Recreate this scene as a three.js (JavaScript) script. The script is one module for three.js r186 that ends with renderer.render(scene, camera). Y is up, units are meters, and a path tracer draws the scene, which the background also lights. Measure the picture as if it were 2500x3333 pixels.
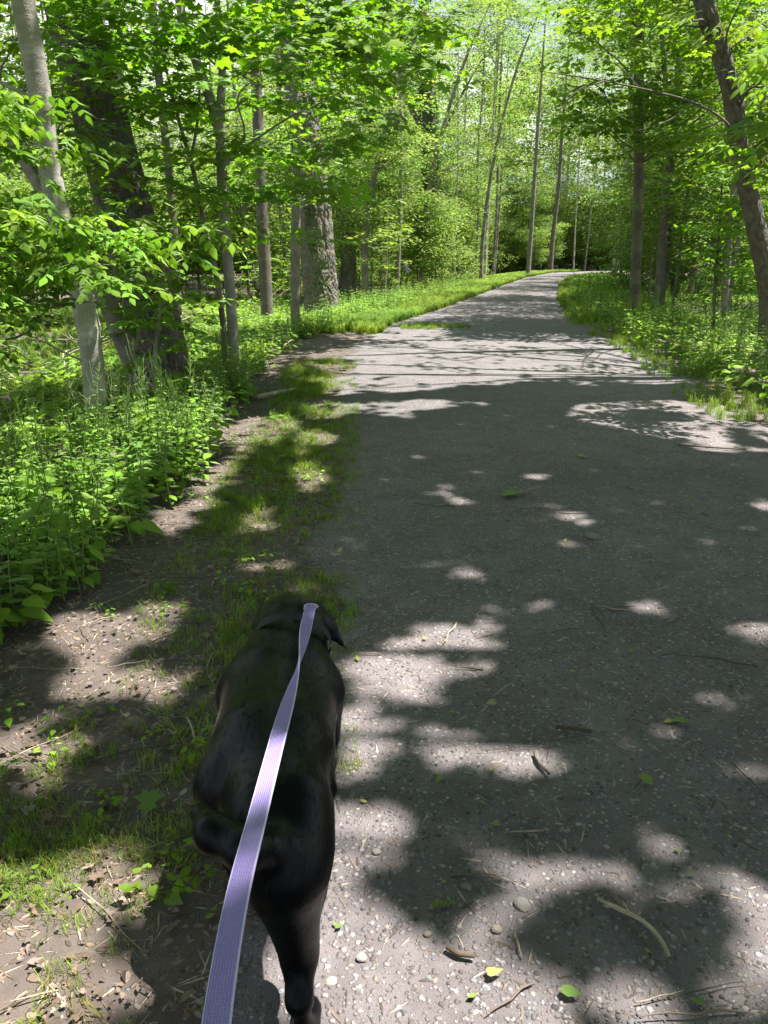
import * as THREE from 'three';
import { mergeGeometries } from 'three/addons/utils/BufferGeometryUtils.js';

// ------------------------------------------------------------------ camera, sky, sun, exposure
const scene = new THREE.Scene();
const camera = new THREE.PerspectiveCamera(67.3, 768 / 1024, 0.05, 600);
camera.position.set(0, 1.5, 0);
camera.rotation.set(-18.7 * Math.PI / 180, 0, 0);
const renderer = new THREE.WebGLRenderer({ antialias: true });
renderer.setSize(768, 1024);
renderer.toneMapping = THREE.LinearToneMapping;
renderer.toneMappingExposure = 3.5;
renderer.shadowMap.enabled = true;
const SUN = new THREE.Vector3(0.35, 0.935, -0.055).normalize();
const sun = new THREE.DirectionalLight(new THREE.Color(1.0, 0.955, 0.9), 5);
sun.position.copy(SUN).multiplyScalar(80); sun.target.position.set(0, 0, -20);
sun.position.add(sun.target.position);
sun.castShadow = true; sun.shadow.mapSize.set(4096, 4096);
Object.assign(sun.shadow.camera, { left: -50, right: 50, top: 50, bottom: -50, near: 1, far: 200 });
scene.add(sun, sun.target);

// ------------------------------------------------------------------ random numbers and noise
function rng(seed) { let a = seed >>> 0; return () => { a = (a + 0x6D2B79F5) | 0; let t = Math.imul(a ^ (a >>> 15), 1 | a); t = (t + Math.imul(t ^ (t >>> 7), 61 | t)) ^ t; return ((t ^ (t >>> 14)) >>> 0) / 4294967296; }; }
const hash = (x, y) => { let h = Math.imul(x | 0, 374761393) + Math.imul(y | 0, 668265263); h = Math.imul(h ^ (h >>> 13), 1274126177); return ((h ^ (h >>> 16)) >>> 0) / 4294967296; };
function vnoise(x, y) { const i = Math.floor(x), j = Math.floor(y), f = x - i, g = y - j, u = f * f * (3 - 2 * f), v = g * g * (3 - 2 * g); return (hash(i, j) * (1 - u) + hash(i + 1, j) * u) * (1 - v) + (hash(i, j + 1) * (1 - u) + hash(i + 1, j + 1) * u) * v; }
function pnoise(x, y, px, py) { const i = Math.floor(x), j = Math.floor(y), f = x - i, g = y - j, u = f * f * (3 - 2 * f), v = g * g * (3 - 2 * g), m = (a, n) => ((a % n) + n) % n, a = m(i, px), b = m(i + 1, px), c = m(j, py), d = m(j + 1, py); return (hash(a, c) * (1 - u) + hash(b, c) * u) * (1 - v) + (hash(a, d) * (1 - u) + hash(b, d) * u) * v; }
const fbm = (x, y, n = 4) => { let s = 0, a = 0.5, t = 0; for (let k = 0; k < n; k++) { s += a * vnoise(x, y); t += a; a *= 0.5; x = x * 2.03 + 17.3; y = y * 2.03 + 9.1; } return s / t; };
const lerp = (a, b, t) => a + (b - a) * t, clamp = (x, a = 0, b = 1) => Math.min(b, Math.max(a, x)), smooth = (a, b, x) => { const t = clamp((x - a) / (b - a)); return t * t * (3 - 2 * t); };
const V = (x, y, z) => new THREE.Vector3(x, y, z), C = (r, g, b) => new THREE.Color().setRGB(r, g, b);
const R = rng(20240521);
const rr = (a, b) => a + (b - a) * R();

// the sky: blue with thin bright cloud, the same all round
{
  const w = 512, h = 256, d = new Float32Array(w * h * 4);
  for (let j = 0; j < h; j++) for (let i = 0; i < w; i++) {
    const el = Math.max(0, (j + 0.5) / h - 0.5) * 2, az = (i / w) * Math.PI * 2, e = Math.pow(1 - el, 2.2);
    const cx = Math.cos(az) / (el + 0.25), cy = Math.sin(az) / (el + 0.25), cl = smooth(0.44, 0.66, fbm(cx * 1.4 + 40, cy * 1.4 + 40, 5)) * 0.85, k = (j * w + i) * 4;
    const b = [lerp(0.34, 0.78, e), lerp(0.54, 0.88, e), lerp(0.92, 1.0, e)];
    for (let c = 0; c < 3; c++) d[k + c] = lerp(b[c], [1.5, 1.5, 1.5][c], cl);
    d[k + 3] = 1;
  }
  const t = new THREE.DataTexture(d, w, h, THREE.RGBAFormat, THREE.FloatType);
  t.mapping = THREE.EquirectangularReflectionMapping; t.magFilter = THREE.LinearFilter; t.minFilter = THREE.LinearFilter; t.needsUpdate = true;
  scene.background = t; scene.environment = t; scene.backgroundIntensity = scene.environmentIntensity = 0.32;
}

// ------------------------------------------------------------------ naming
const taken = new Map();
function numbered(n) { const k = taken.get(n) || 0; taken.set(n, k + 1); return k ? n + '_' + String(k).padStart(3, '0') : n; }
function tag(o, label, category, group, kind) { o.userData = { label, category }; if (group) o.userData.group = group; if (kind) o.userData.kind = kind; return o; }
function thing(name, p, label, category, group, kind) { const g = new THREE.Group(); g.name = numbered(name); g.position.copy(p); scene.add(g); return tag(g, label, category, group, kind); }
function part(name, geo, m, parent, kind) { const o = new THREE.Mesh(geo, m); o.name = name; o.castShadow = o.receiveShadow = true; parent.add(o); if (kind) o.userData.kind = kind; return o; }
function solo(name, geo, m, label, category, group, kind) { const o = new THREE.Mesh(geo, m); o.name = numbered(name); o.castShadow = o.receiveShadow = true; scene.add(o); return tag(o, label, category, group, kind); }
const _q = new THREE.Quaternion(), _e = new THREE.Euler(), _m = new THREE.Matrix4(), _s = V(1, 1, 1);
// list entries: { p, ry, rx, rz, s, c }
function instances(name, geo, m, list, parent, base) {
  const o = new THREE.InstancedMesh(geo, m, list.length); o.name = name; o.castShadow = o.receiveShadow = true; o.userData.kind = 'stuff';
  const p = V(0, 0, 0);
  list.forEach((e, i) => {
    _e.set(e.rx || 0, e.ry || 0, e.rz || 0, 'YXZ'); _q.setFromEuler(_e); p.copy(e.p); if (base) p.sub(base);
    const s = e.s || 1; _s.set(s, s * (e.sy || 1), s); _m.compose(p, _q, _s); o.setMatrixAt(i, _m); if (e.c) o.setColorAt(i, e.c);
  });
  if (parent) parent.add(o);
  return o;
}
function stuff(name, geo, m, list, label, category) { const o = instances(numbered(name), geo, m, list, scene); return tag(o, label, category, null, 'stuff'); }

// ------------------------------------------------------------------ textures (what surfaces are made of)
function dataTex(w, h, f, srgb, nearest) { const t = new THREE.DataTexture(f, w, h, THREE.RGBAFormat); t.wrapS = t.wrapT = THREE.RepeatWrapping; t.magFilter = THREE.LinearFilter; t.minFilter = THREE.LinearMipmapLinearFilter; t.generateMipmaps = true; if (srgb) t.colorSpace = THREE.SRGBColorSpace; t.needsUpdate = true; return t; }
const toS = (x) => 255 * (x <= 0.0031308 ? 12.92 * x : 1.055 * Math.pow(clamp(x), 1 / 2.4) - 0.055);
// grains stamped into a colour map and a height map; kinds: function(rand) -> { a, b, col, h }
function grainTexture(n, seed, baseCol, count, kinds) {
  const r = rng(seed), col = new Uint8Array(n * n * 4), hgt = new Float32Array(n * n);
  for (let j = 0; j < n; j++) for (let i = 0; i < n; i++) {
    const k = j * n + i, f = pnoise(i / n * 24, j / n * 24, 24, 24) * 0.6 + pnoise(i / n * 90, j / n * 90, 90, 90) * 0.4, g = 0.75 + 0.5 * hash(i + seed, j), m = 0.72 + 0.56 * f;
    for (let c = 0; c < 3; c++) col[k * 4 + c] = toS(baseCol[c] * g * m); col[k * 4 + 3] = 255; hgt[k] = 0.1 + 0.16 * hash(j, i + seed) + 0.12 * f;
  }
  for (let q = 0; q < count; q++) {
    const s = kinds(r), x = r() * n, y = r() * n, a = r() * Math.PI, ca = Math.cos(a), sa = Math.sin(a), e = Math.ceil(Math.max(s.a, s.b)) + 1;
    for (let j = -e; j <= e; j++) for (let i = -e; i <= e; i++) {
      const u = (i * ca + j * sa) / s.a, v = (-i * sa + j * ca) / s.b, d = u * u + v * v * (s.leaf ? 1 + 0.8 * Math.abs(u) : 1); if (d > 1) continue;
      const X = ((Math.round(x) + i) % n + n) % n, Y = ((Math.round(y) + j) % n + n) % n, k = Y * n + X, g = 0.9 + 0.2 * hash(X, Y);
      for (let c = 0; c < 3; c++) col[k * 4 + c] = toS(s.col[c] * g); hgt[k] = clamp(0.3 + s.h * (s.leaf ? 1 : Math.sqrt(1 - d)));
    }
  }
  const hb = new Uint8Array(n * n * 4); for (let k = 0; k < n * n; k++) { const v = clamp(hgt[k]) * 255; hb[k * 4] = hb[k * 4 + 1] = hb[k * 4 + 2] = v; hb[k * 4 + 3] = 255; }
  return [dataTex(n, n, col, true), dataTex(n, n, hb, false)];
}
const stoneCols = [[0.30, 0.28, 0.27], [0.22, 0.22, 0.22], [0.16, 0.155, 0.15], [0.34, 0.315, 0.29], [0.28, 0.24, 0.205], [0.24, 0.25, 0.26], [0.4, 0.375, 0.35], [0.2, 0.17, 0.15]];
const pick = (a, r = R) => a[Math.floor(r() * a.length)];
const [gravelMap, gravelBump] = grainTexture(2048, 3, [0.158, 0.144, 0.142], 80000, (r) => { const k = r(); if (k > 0.985) { return { a: 10 + r() * 12, b: 1.4 + r(), col: pick([[0.42, 0.36, 0.28], [0.22, 0.17, 0.12], [0.1, 0.075, 0.055]], r), h: 0.35, leaf: 1 }; } const a = 1.1 + 4.8 * Math.pow(r(), 3.6), c = pick(stoneCols, r), w = 0.4 + r() * 0.8; return { a, b: a * (0.55 + 0.45 * r()), col: c.map((x) => x * w), h: 0.25 + a * 0.06 }; });
const [soilMap, soilBump] = grainTexture(2048, 11, [0.105, 0.083, 0.072], 15000, (r) => { const k = r(); if (k < 0.3) { const a = 1.5 + 4 * r() * r(), c = pick(stoneCols, r); return { a, b: a * 0.7, col: c.map((x) => x * 0.8), h: 0.35 }; } if (k < 0.55) return { a: 10 + r() * 26, b: 1 + r() * 1.3, col: pick([[0.33, 0.27, 0.2], [0.17, 0.12, 0.085], [0.4, 0.33, 0.26]], r), h: 0.4, leaf: 1 }; const a = 4 + 9 * r(), w = 0.5 + 0.5 * r(); return { a, b: a * (0.35 + 0.3 * r()), col: pick([[0.2, 0.14, 0.095], [0.27, 0.2, 0.15], [0.15, 0.1, 0.07], [0.31, 0.25, 0.2], [0.12, 0.095, 0.06]], r).map((x) => x * w), h: 0.2 + 0.4 * r(), leaf: 1 }; });
function barkTexture(w, h, f) { const c = new Uint8Array(w * h * 4), b = new Uint8Array(w * h * 4); for (let j = 0; j < h; j++) for (let i = 0; i < w; i++) { const k = (j * w + i) * 4, [r, g, bl, y] = f(i / w, j / h, i, j); c[k] = toS(r); c[k + 1] = toS(g); c[k + 2] = toS(bl); c[k + 3] = 255; b[k] = b[k + 1] = b[k + 2] = clamp(y) * 255; b[k + 3] = 255; } return [dataTex(w, h, c, true), dataTex(w, h, b, false)]; }
const ridged = (x) => 1 - Math.abs(2 * x - 1);
const [paleMap, paleBump] = barkTexture(512, 1024, (u, v, i, j) => {
  const big = pnoise(u * 3, v * 5, 3, 5), mid = pnoise(u * 9, v * 22, 9, 22), fine = pnoise(u * 60, v * 60, 60, 60), len = smooth(0.78, 0.86, pnoise(u * 14, v * 120, 14, 120)) * smooth(0.55, 0.7, mid), lich = smooth(0.55, 0.75, pnoise(u * 5 + 0.0, v * 8, 5, 8) * 0.6 + mid * 0.4), moss = smooth(0.6, 0.85, pnoise(u * 4, v * 3, 4, 3) * 0.7 + fine * 0.3);
  let a = 0.30 + 0.12 * (big - 0.5) + 0.1 * (mid - 0.5) + 0.06 * (fine - 0.5); let c = [a, a * 0.93, a * 0.81];
  c = c.map((x, q) => lerp(x, [0.40, 0.40, 0.36][q], lich * 0.5)); c = c.map((x, q) => lerp(x, [0.17, 0.19, 0.09][q], moss * 0.55)); c = c.map((x) => x * (1 - 0.45 * len));
  return [...c, 0.5 + 0.2 * (mid - 0.5) + 0.2 * (fine - 0.5) - 0.25 * len];
});
const [furMap, furBump] = barkTexture(512, 1024, (u, v, i, j) => {
  const wob = pnoise(u * 6, v * 6, 6, 6) * 0.09, r1 = ridged(pnoise((u + wob) * 12, v * 5 + u * 2 * 0, 12, 5)), r2 = ridged(pnoise((u + wob) * 26, v * 12, 26, 12)), fine = pnoise(u * 90, v * 60, 90, 60), y = clamp(1 - 0.65 * Math.pow(r1, 2.2) - 0.45 * Math.pow(r2, 2.5));
  const w = lerp(0.55, 1.15, y) * (0.8 + 0.4 * fine), t = pnoise(u * 5, v * 7, 5, 7); return [0.185 * w * lerp(0.92, 1.08, t), 0.162 * w, 0.14 * w * lerp(1.1, 0.9, t), 0.15 + 0.75 * y + 0.1 * fine];
});
const [thinMap, thinBump] = barkTexture(256, 512, (u, v) => { const r1 = ridged(pnoise(u * 14, v * 9, 14, 9)), f = pnoise(u * 50, v * 50, 50, 50), b = pnoise(u * 4, v * 6, 4, 6), y = 1 - 0.6 * Math.pow(r1, 2), w = lerp(0.7, 1.1, y) * (0.75 + 0.5 * f) * (0.75 + 0.5 * b); return [0.21 * w, 0.19 * w, 0.155 * w, 0.2 + 0.6 * y + 0.2 * f]; });
const mat = (o) => new THREE.MeshStandardMaterial({ roughness: 0.9, side: THREE.DoubleSide, ...o });
const tint = (r, g, b) => C(r, g, b);
const M = {
  gravel: mat({ map: gravelMap, bumpMap: gravelBump, bumpScale: 0.009, roughness: 0.95, vertexColors: true }),
  soil: mat({ map: soilMap, bumpMap: soilBump, bumpScale: 0.012, roughness: 1, vertexColors: true }),
  pale: mat({ map: paleMap, bumpMap: paleBump, bumpScale: 0.008, roughness: 0.85 }),
  fur: mat({ map: furMap, bumpMap: furBump, bumpScale: 0.02, roughness: 0.95, color: C(0.72, 0.7, 0.68) }),
  furGrey: mat({ map: furMap, bumpMap: furBump, bumpScale: 0.02, roughness: 0.95, color: C(1.0, 0.97, 0.93) }),
  thin: mat({ map: thinMap, bumpMap: thinBump, bumpScale: 0.006, roughness: 0.9 }),
  thinPale: mat({ map: thinMap, bumpMap: thinBump, bumpScale: 0.005, roughness: 0.9, color: C(1.9, 1.95, 1.95) }),
  thinDark: mat({ map: thinMap, bumpMap: thinBump, bumpScale: 0.006, roughness: 0.9, color: C(0.65, 0.62, 0.6) }),
  dead: mat({ color: C(0.32, 0.27, 0.21), map: thinMap, roughness: 0.9 }),
  deadGrey: mat({ map: thinMap, bumpMap: thinBump, bumpScale: 0.003, color: C(1.9, 1.7, 1.5) }),
};
const leafMat = (r, g, b, tr = 0.5, coat = 0.07) => new THREE.MeshPhysicalMaterial({ color: C(r, g, b), roughness: 0.97, transmission: tr, thickness: 0, side: THREE.DoubleSide, clearcoat: coat, clearcoatRoughness: 0.45, specularIntensity: 0.35 });
M.maple = leafMat(0.17, 0.34, 0.009, 0.6);
M.ash = leafMat(0.195, 0.355, 0.012, 0.58);
M.ovate = leafMat(0.175, 0.335, 0.015, 0.55);
M.farLeaf = leafMat(0.215, 0.34, 0.045, 0.55, 0.03);
M.herb = leafMat(0.185, 0.34, 0.014, 0.52);
M.grass = leafMat(0.2, 0.32, 0.025, 0.45, 0.05);
M.ivy = leafMat(0.07, 0.15, 0.025, 0.3);
M.stem = mat({ color: C(0.17, 0.26, 0.07), roughness: 0.7 });
M.twig = mat({ color: C(0.13, 0.10, 0.075), roughness: 0.9 });

// ------------------------------------------------------------------ the lie of the land
const EDGE_L = [[-0.2, 8], [-0.2, 0], [-0.22, -2], [-0.3, -3.4], [-0.31, -4.7], [-0.4, -7.4], [-0.55, -10.3], [-0.3, -14], [0.05, -17], [0.9, -19.8], [2.5, -25.6], [5.1, -35.9], [8.5, -48.9], [12.4, -60], [20, -68], [36, -74]];
const EDGE_R = [[3.0, 8], [3.1, 0], [3.12, -1.5], [3.15, -3], [3.2, -5], [3.4, -8], [3.85, -11.5], [4.0, -14], [4.3, -17.2], [4.8, -20.5], [5.8, -26], [7.9, -35.9], [11.3, -48.9], [15.2, -57], [22, -62.5], [36, -67.5]];
function edgeAt(E, z) { for (let k = 1; k < E.length; k++) if (z >= E[k][1]) return lerp(E[k][0], E[k - 1][0], clamp((z - E[k][1]) / (E[k - 1][1] - E[k][1]))); return E[E.length - 1][0] + 99; }
const pathL = (z) => edgeAt(EDGE_L, z), pathR = (z) => edgeAt(EDGE_R, z);
function ground(x, z) {
  const l = pathL(z), r = pathR(z), dl = l - x, dr = x - r;
  let y = 0.03 * (fbm(x * 0.9 + 5, z * 0.9, 3) - 0.5);
  if (dl > 0) y -= 0.28 * smooth(1.0, 4.5, dl) * (0.8 + 0.5 * fbm(x * 0.3, z * 0.3, 2)); else if (dr > 0) y -= 0.12 * smooth(0.6, 3.5, dr); else y += 0.02 * smooth(0, 1.2, Math.min(-dl, -dr));
  const far = Math.max(dl, dr); if (far > 4) y += 0.25 * (fbm(x * 0.16, z * 0.16 + 30, 3) - 0.5) * smooth(4, 10, far);
  return y;
}
const onGround = (x, z, dy = 0) => V(x, ground(x, z) + dy, z);
function axis(near, a, b, step, grow) { const out = [0]; let s = step, v = 0; while (v < b) { v += s; if (v > near) s *= grow; out.push(v); } s = step; v = 0; while (v > a) { v -= s; if (v < -near) s *= grow; out.unshift(v); } return out; }
{
  const xs = axis(5, -95, 95, 0.16, 1.09), zs = axis(6, -150, 45, 0.17, 1.05), P = [], U = [], K = [], I = [];
  for (const z of zs) for (const x of xs) { P.push(x, ground(x, z), z); U.push(x / 2.6, z / 2.6); const b = 0.64 + 0.37 * fbm(x * 1.7, z * 1.7, 3), g = smooth(2.5, 5, pathL(z) - x) * 0.5; K.push(b, b * (1 + 0.08 * g), b * (1 - 0.1 * g)); }
  const n = xs.length; for (let j = 0; j < zs.length - 1; j++) for (let i = 0; i < n - 1; i++) { const a = j * n + i; I.push(a, a + n, a + 1, a + 1, a + n, a + n + 1); }
  const g = new THREE.BufferGeometry(); g.setAttribute('position', new THREE.Float32BufferAttribute(P, 3)); g.setAttribute('uv', new THREE.Float32BufferAttribute(U, 2)); g.setAttribute('color', new THREE.Float32BufferAttribute(K, 3)); g.setIndex(I); g.computeVertexNormals();
  solo('ground', g, M.soil, 'brown forest floor of soil and leaf litter under the trees', 'ground', null, 'structure');
}
{
  const cl = new THREE.CatmullRomCurve3(EDGE_L.map(([x, z]) => V(x, 0, z)), false, 'centripetal'), cr = new THREE.CatmullRomCurve3(EDGE_R.map(([x, z]) => V(x, 0, z)), false, 'centripetal');
  const P = [], U = [], K = [], I = [], rows = 900, cols = 64;
  for (let j = 0; j <= rows; j++) { const t = Math.pow(j / rows, 1.25), a = cl.getPoint(t), b = cr.getPoint(t); const wl = (fbm(a.z * 1.3, 3, 4) - 0.5) * 0.5, wr = (fbm(b.z * 1.3, 9, 4) - 0.5) * 0.6;
    for (let i = 0; i <= cols; i++) { const u = i / cols, x = lerp(a.x - wl - 0.12, b.x + wr + 0.12, u), z = lerp(a.z, b.z, u), e = Math.min(u, 1 - u) * cols;
      P.push(x, ground(x, z) + (e < 0.5 ? -0.035 : e < 1.5 ? 0.0 : 0.007 + 0.012 * (fbm(x * 5, z * 5, 3) - 0.5)), z); U.push(x / 2.9 + 0.3, z / 2.9); const w = 0.66 + 0.24 * fbm(x * 0.8 + 3, z * 0.8, 4), p = smooth(0.45, 0.75, fbm(x * 0.35, z * 0.35 + 9, 2)); K.push(w * (1 + 0.05 * p), w * 0.985, w * (1.03 - 0.03 * p)); } }
  for (let j = 0; j < rows; j++) for (let i = 0; i < cols; i++) { const a = j * (cols + 1) + i, b = a + cols + 1; I.push(a, a + 1, b, a + 1, b + 1, b); }
  const g = new THREE.BufferGeometry(); g.setAttribute('position', new THREE.Float32BufferAttribute(P, 3)); g.setAttribute('uv', new THREE.Float32BufferAttribute(U, 2)); g.setAttribute('color', new THREE.Float32BufferAttribute(K, 3)); g.setIndex(I); g.computeVertexNormals();
  solo('gravel_path', g, M.gravel, 'grey gravel path winding away through the woods', 'path', null, 'structure');
}

// ------------------------------------------------------------------ leaf shapes
class Sheet { constructor() { this.p = []; this.i = []; }
  leaf(half, len, wid, m, fold = 0.25, curl = 0.18) {  // half: outline points [along, aside]
    const o = this.p.length / 3, v = V(0, 0, 0), add = (x, z) => { v.set(x * len, (-Math.abs(z) * fold * wid) - curl * x * x * len, z * wid).applyMatrix4(m); this.p.push(v.x, v.y, v.z); };
    const n = half.length; for (const [x, z] of half) add(x, z); for (let k = n - 2; k > 0; k--) add(half[k][0], -half[k][1]); add(half[0][0] + 0.32 * (half[n - 1][0] - half[0][0]), 0);
    const t = 2 * n - 2; for (let k = 0; k < t; k++) this.i.push(o + t, o + k, o + (k + 1) % t);
  }
  strip(pts, w) { const o = this.p.length / 3; pts.forEach(([x, y, z], k) => { const f = w * (1 - Math.pow(k / (pts.length - 1), 1.6)); const q = pts[Math.min(k + 1, pts.length - 1)], b = pts[Math.max(k - 1, 0)], dx = q[0] - b[0], dz = q[2] - b[2], l = Math.hypot(dx, dz) || 1; this.p.push(x - dz / l * f, y, z + dx / l * f, x + dz / l * f, y, z - dx / l * f); }); for (let k = 0; k < pts.length - 1; k++) { const a = o + 2 * k; this.i.push(a, a + 1, a + 2, a + 1, a + 3, a + 2); } }
  tube(pts, rad) { const n = 4, o = this.p.length / 3; pts.forEach((p, k) => { for (let q = 0; q < n; q++) { const a = q / n * Math.PI * 2, d = k < pts.length - 1 ? V(...pts[k + 1]).sub(V(...p)) : V(...p).sub(V(...pts[k - 1])); d.normalize(); const s = Math.abs(d.y) < 0.9 ? V(0, 1, 0).cross(d).normalize() : V(1, 0, 0).cross(d).normalize(), t = d.clone().cross(s); const r = rad * (1 - 0.6 * k / (pts.length - 1)); this.p.push(p[0] + (s.x * Math.cos(a) + t.x * Math.sin(a)) * r, p[1] + (s.y * Math.cos(a) + t.y * Math.sin(a)) * r, p[2] + (s.z * Math.cos(a) + t.z * Math.sin(a)) * r); } }); for (let k = 0; k < pts.length - 1; k++) for (let q = 0; q < n; q++) { const a = o + k * n + q, b = o + k * n + (q + 1) % n; this.i.push(a, b, a + n, b, b + n, a + n); } }
  done() { const g = new THREE.BufferGeometry(); g.setAttribute('position', new THREE.Float32BufferAttribute(this.p, 3)); g.setIndex(this.i); g.computeVertexNormals(); return g; } }
const MAPLE = [[0.02, 0.02], [-0.12, 0.27], [0.08, 0.25], [0.2, 0.54], [0.34, 0.28], [0.42, 0.2], [0.64, 0.32], [0.7, 0.13], [1, 0]];
const OVATE = [[0, 0], [0.14, 0.2], [0.38, 0.29], [0.68, 0.19], [1, 0]];
const HEART = [[0.04, 0.0], [-0.06, 0.2], [0.12, 0.38], [0.4, 0.34], [0.7, 0.17], [1, 0]];
const SIMPLE = [[0, 0], [0.45, 0.3], [1, 0]];
const mtx = (x, y, z, ry, rx = 0, rz = 0, s = 1) => new THREE.Matrix4().compose(V(x, y, z), new THREE.Quaternion().setFromEuler(new THREE.Euler(rx, ry, rz, 'YXZ')), V(s, s, s));
function spray(seed, kind) {
  const r = rng(seed), q = (a, b) => a + (b - a) * r(), s = new Sheet();
  if (kind === 'maple') { const L = 0.46; s.tube([[0, 0, 0], [L * 0.5, 0.02, 0.02], [L, -0.03, 0]], 0.0035);
    for (let k = 0; k < 9; k++) { const f = k / 8, x = L * (0.12 + 0.88 * f), sd = k % 2 ? 1 : -1, a = k === 8 ? 0 : sd * q(0.6, 1.3), pl = q(0.05, 0.11), dx = Math.cos(a) * pl, dz = -Math.sin(a) * pl, d = q(0.09, 0.145); s.leaf(MAPLE, d, d * 1.05, mtx(x + dx, q(-0.05, 0.03), dz, a + q(-0.3, 0.3), q(-0.45, 0.45), q(-0.45, 0.12)), 0.2, 0.2); } }
  if (kind === 'ash') for (let j = 0; j < 3; j++) { const a0 = (j - 1) * q(0.6, 0.9), L = q(0.22, 0.32), ox = j * 0.07; const at = (t) => [ox + Math.cos(a0) * L * t, -0.09 * t * t + 0.01 * j, -Math.sin(a0) * L * t]; s.tube([at(0), at(0.5), at(1)], 0.0022);
    for (let k = 0; k < 7; k++) { const f = k === 6 ? 1 : 0.3 + 0.27 * Math.floor(k / 2), sd = k === 6 ? 0 : k % 2 ? 1 : -1, p = at(f), d = q(0.075, 0.115); s.leaf(OVATE, d, d * 0.95, mtx(p[0], p[1], p[2], a0 + sd * q(0.7, 1.1), q(-0.4, 0.4), q(-0.55, 0.05)), 0.25, 0.25); } }
  if (kind === 'ovate') { const L = 0.36; s.tube([[0, 0, 0], [L * 0.5, 0.03, 0], [L, 0.02, 0]], 0.003); for (let k = 0; k < 13; k++) { const f = k / 12, x = L * (0.06 + 0.94 * f), sd = k % 2 ? 1 : -1, a = k === 12 ? 0 : sd * q(0.5, 1.2), d = q(0.055, 0.1); s.leaf(OVATE, d, d * 1.05, mtx(x, 0.02, 0, a, q(-0.5, 0.5), q(-0.6, 0.25)), 0.25, 0.3); } }
  if (kind === 'clump') { for (let k = 0; k < 34; k++) { const a = q(0, 6.28), e = Math.pow(r(), 0.6) * 0.62, d = q(0.1, 0.16); s.leaf(r() < 0.5 ? SIMPLE : OVATE, d, d * 1.1, mtx(Math.cos(a) * e, q(-0.16, 0.16) - e * 0.12, Math.sin(a) * e, q(0, 6.28), q(-0.6, 0.6), q(-0.6, 0.4)), 0.15, 0.2); } for (let k = 0; k < 3; k++) { const a = q(0, 6.28); s.tube([[0, 0, 0], [Math.cos(a) * 0.3, 0.02, Math.sin(a) * 0.3], [Math.cos(a) * 0.6, -0.05, Math.sin(a) * 0.6]], 0.006); } }
  if (kind === 'leaf') { s.leaf(MAPLE, 0.13, 0.135, mtx(-0.05, 0, 0, 0, 0, 0), 0.2, 0.2); }
  return s.done();
}
const G = { maple: [1, 2, 3].map((k) => spray(k, 'maple')), ash: [4, 5].map((k) => spray(k, 'ash')), ovate: [6, 7].map((k) => spray(k, 'ovate')), clump: [8, 9].map((k) => spray(k, 'clump')), leaf: [spray(10, 'leaf')] };
function leafTint(r, y = 0) { const b = 0.55 + 0.85 * r(), w = (r() - 0.42) * 0.4 + y; return C(b * (1 + w), b * (1 + 0.15 * w), b * (1 - 0.5 * w)); }

// where the sun reaches the ground between the crowns: [x, z, half width, half depth] in metres
const LIT = [[0.03, -2.51, 0.16, 0.23], [0.15, -2.88, 0.13, 0.09], [0.31, -2.65, 0.13, 0.16], [0.72, -3.01, 0.07, 0.12], [1.12, -3.06, 0.07, 0.08], [0.41, -3.46, 0.12, 0.12], [1.03, -5.07, 0.12, 0.10], [-0.13, -4.7, 0.07, 0.07], [-0.25, -3.86, 0.1, 0.07], [2.34, -4.49, 0.13, 0.11], [1.52, -2.78, 0.1, 0.18], [1.11, -2.31, 0.11, 0.06], [0.41, -2.05, 0.19, 0.09], [0.51, -1.99, 0.1, 0.06], [1.12, -1.92, 0.08, 0.08], [0.89, -1.89, 0.11, 0.04], [-0.05, -2.1, 0.15, 0.28], [-0.04, -1.74, 0.16, 0.22], [0.0, -1.47, 0.2, 0.22], [0.15, -1.27, 0.44, 0.2], [0.21, -1.69, 0.09, 0.1], [0.39, -1.57, 0.17, 0.09], [0.59, -1.57, 0.17, 0.07], [0.88, -1.37, 0.2, 0.14],
  [1.75, -11.93, 2.4, 1.43], [1.87, -9.79, 1.52, 0.76], [0.19, -10.6, 0.9, 1.73], [2.77, -7.16, 0.82, 0.8], [2.82, -6.09, 0.41, 0.22], [0.33, -7.64, 0.6, 0.33], [0.45, -15.35, 0.72, 1.26], [-1.19, -6.73, 0.37, 0.56], [-1.21, -4.76, 0.18, 0.69], [-1.22, -5.49, 0.2, 0.51], [-0.62, -3.54, 0.18, 0.08], [-1.13, -2.87, 0.23, 0.2], [-1.01, -2.47, 0.25, 0.16], [-1.13, -2.08, 0.25, 0.14], [-0.79, -1.48, 0.3, 0.18], [-0.78, -1.27, 0.2, 0.12], [-0.83, -2.4, 0.07, 0.06], [-0.56, -1.33, 0.09, 0.09], [-0.28, -1.62, 0.09, 0.14], [-0.46, -0.8, 0.14, 0.2], [-1.05, -1.35, 0.4, 0.25], [-0.85, -1.15, 0.35, 0.12], [-0.55, -5.2, 0.14, 0.3], [-0.6, -6.3, 0.2, 0.3], [-0.75, -4.2, 0.12, 0.2], [-0.6, -7.6, 0.25, 0.4], [-0.45, -9, 0.3, 0.5], [0.3, -1.0, 0.4, 0.15]];
const SHADY = [[0.18, -2.31, 0.07, 0.1], [0.16, -1.8, 0.05, 0.15], [0.12, -1.56, 0.13, 0.07], [0.49, -1.37, 0.13, 0.15], [-0.9, -1.76, 0.14, 0.07], [-0.47, -1.43, 0.1, 0.08], [-0.4, -1.1, 0.12, 0.09], [-0.76, -2.03, 0.17, 0.12]];
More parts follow.
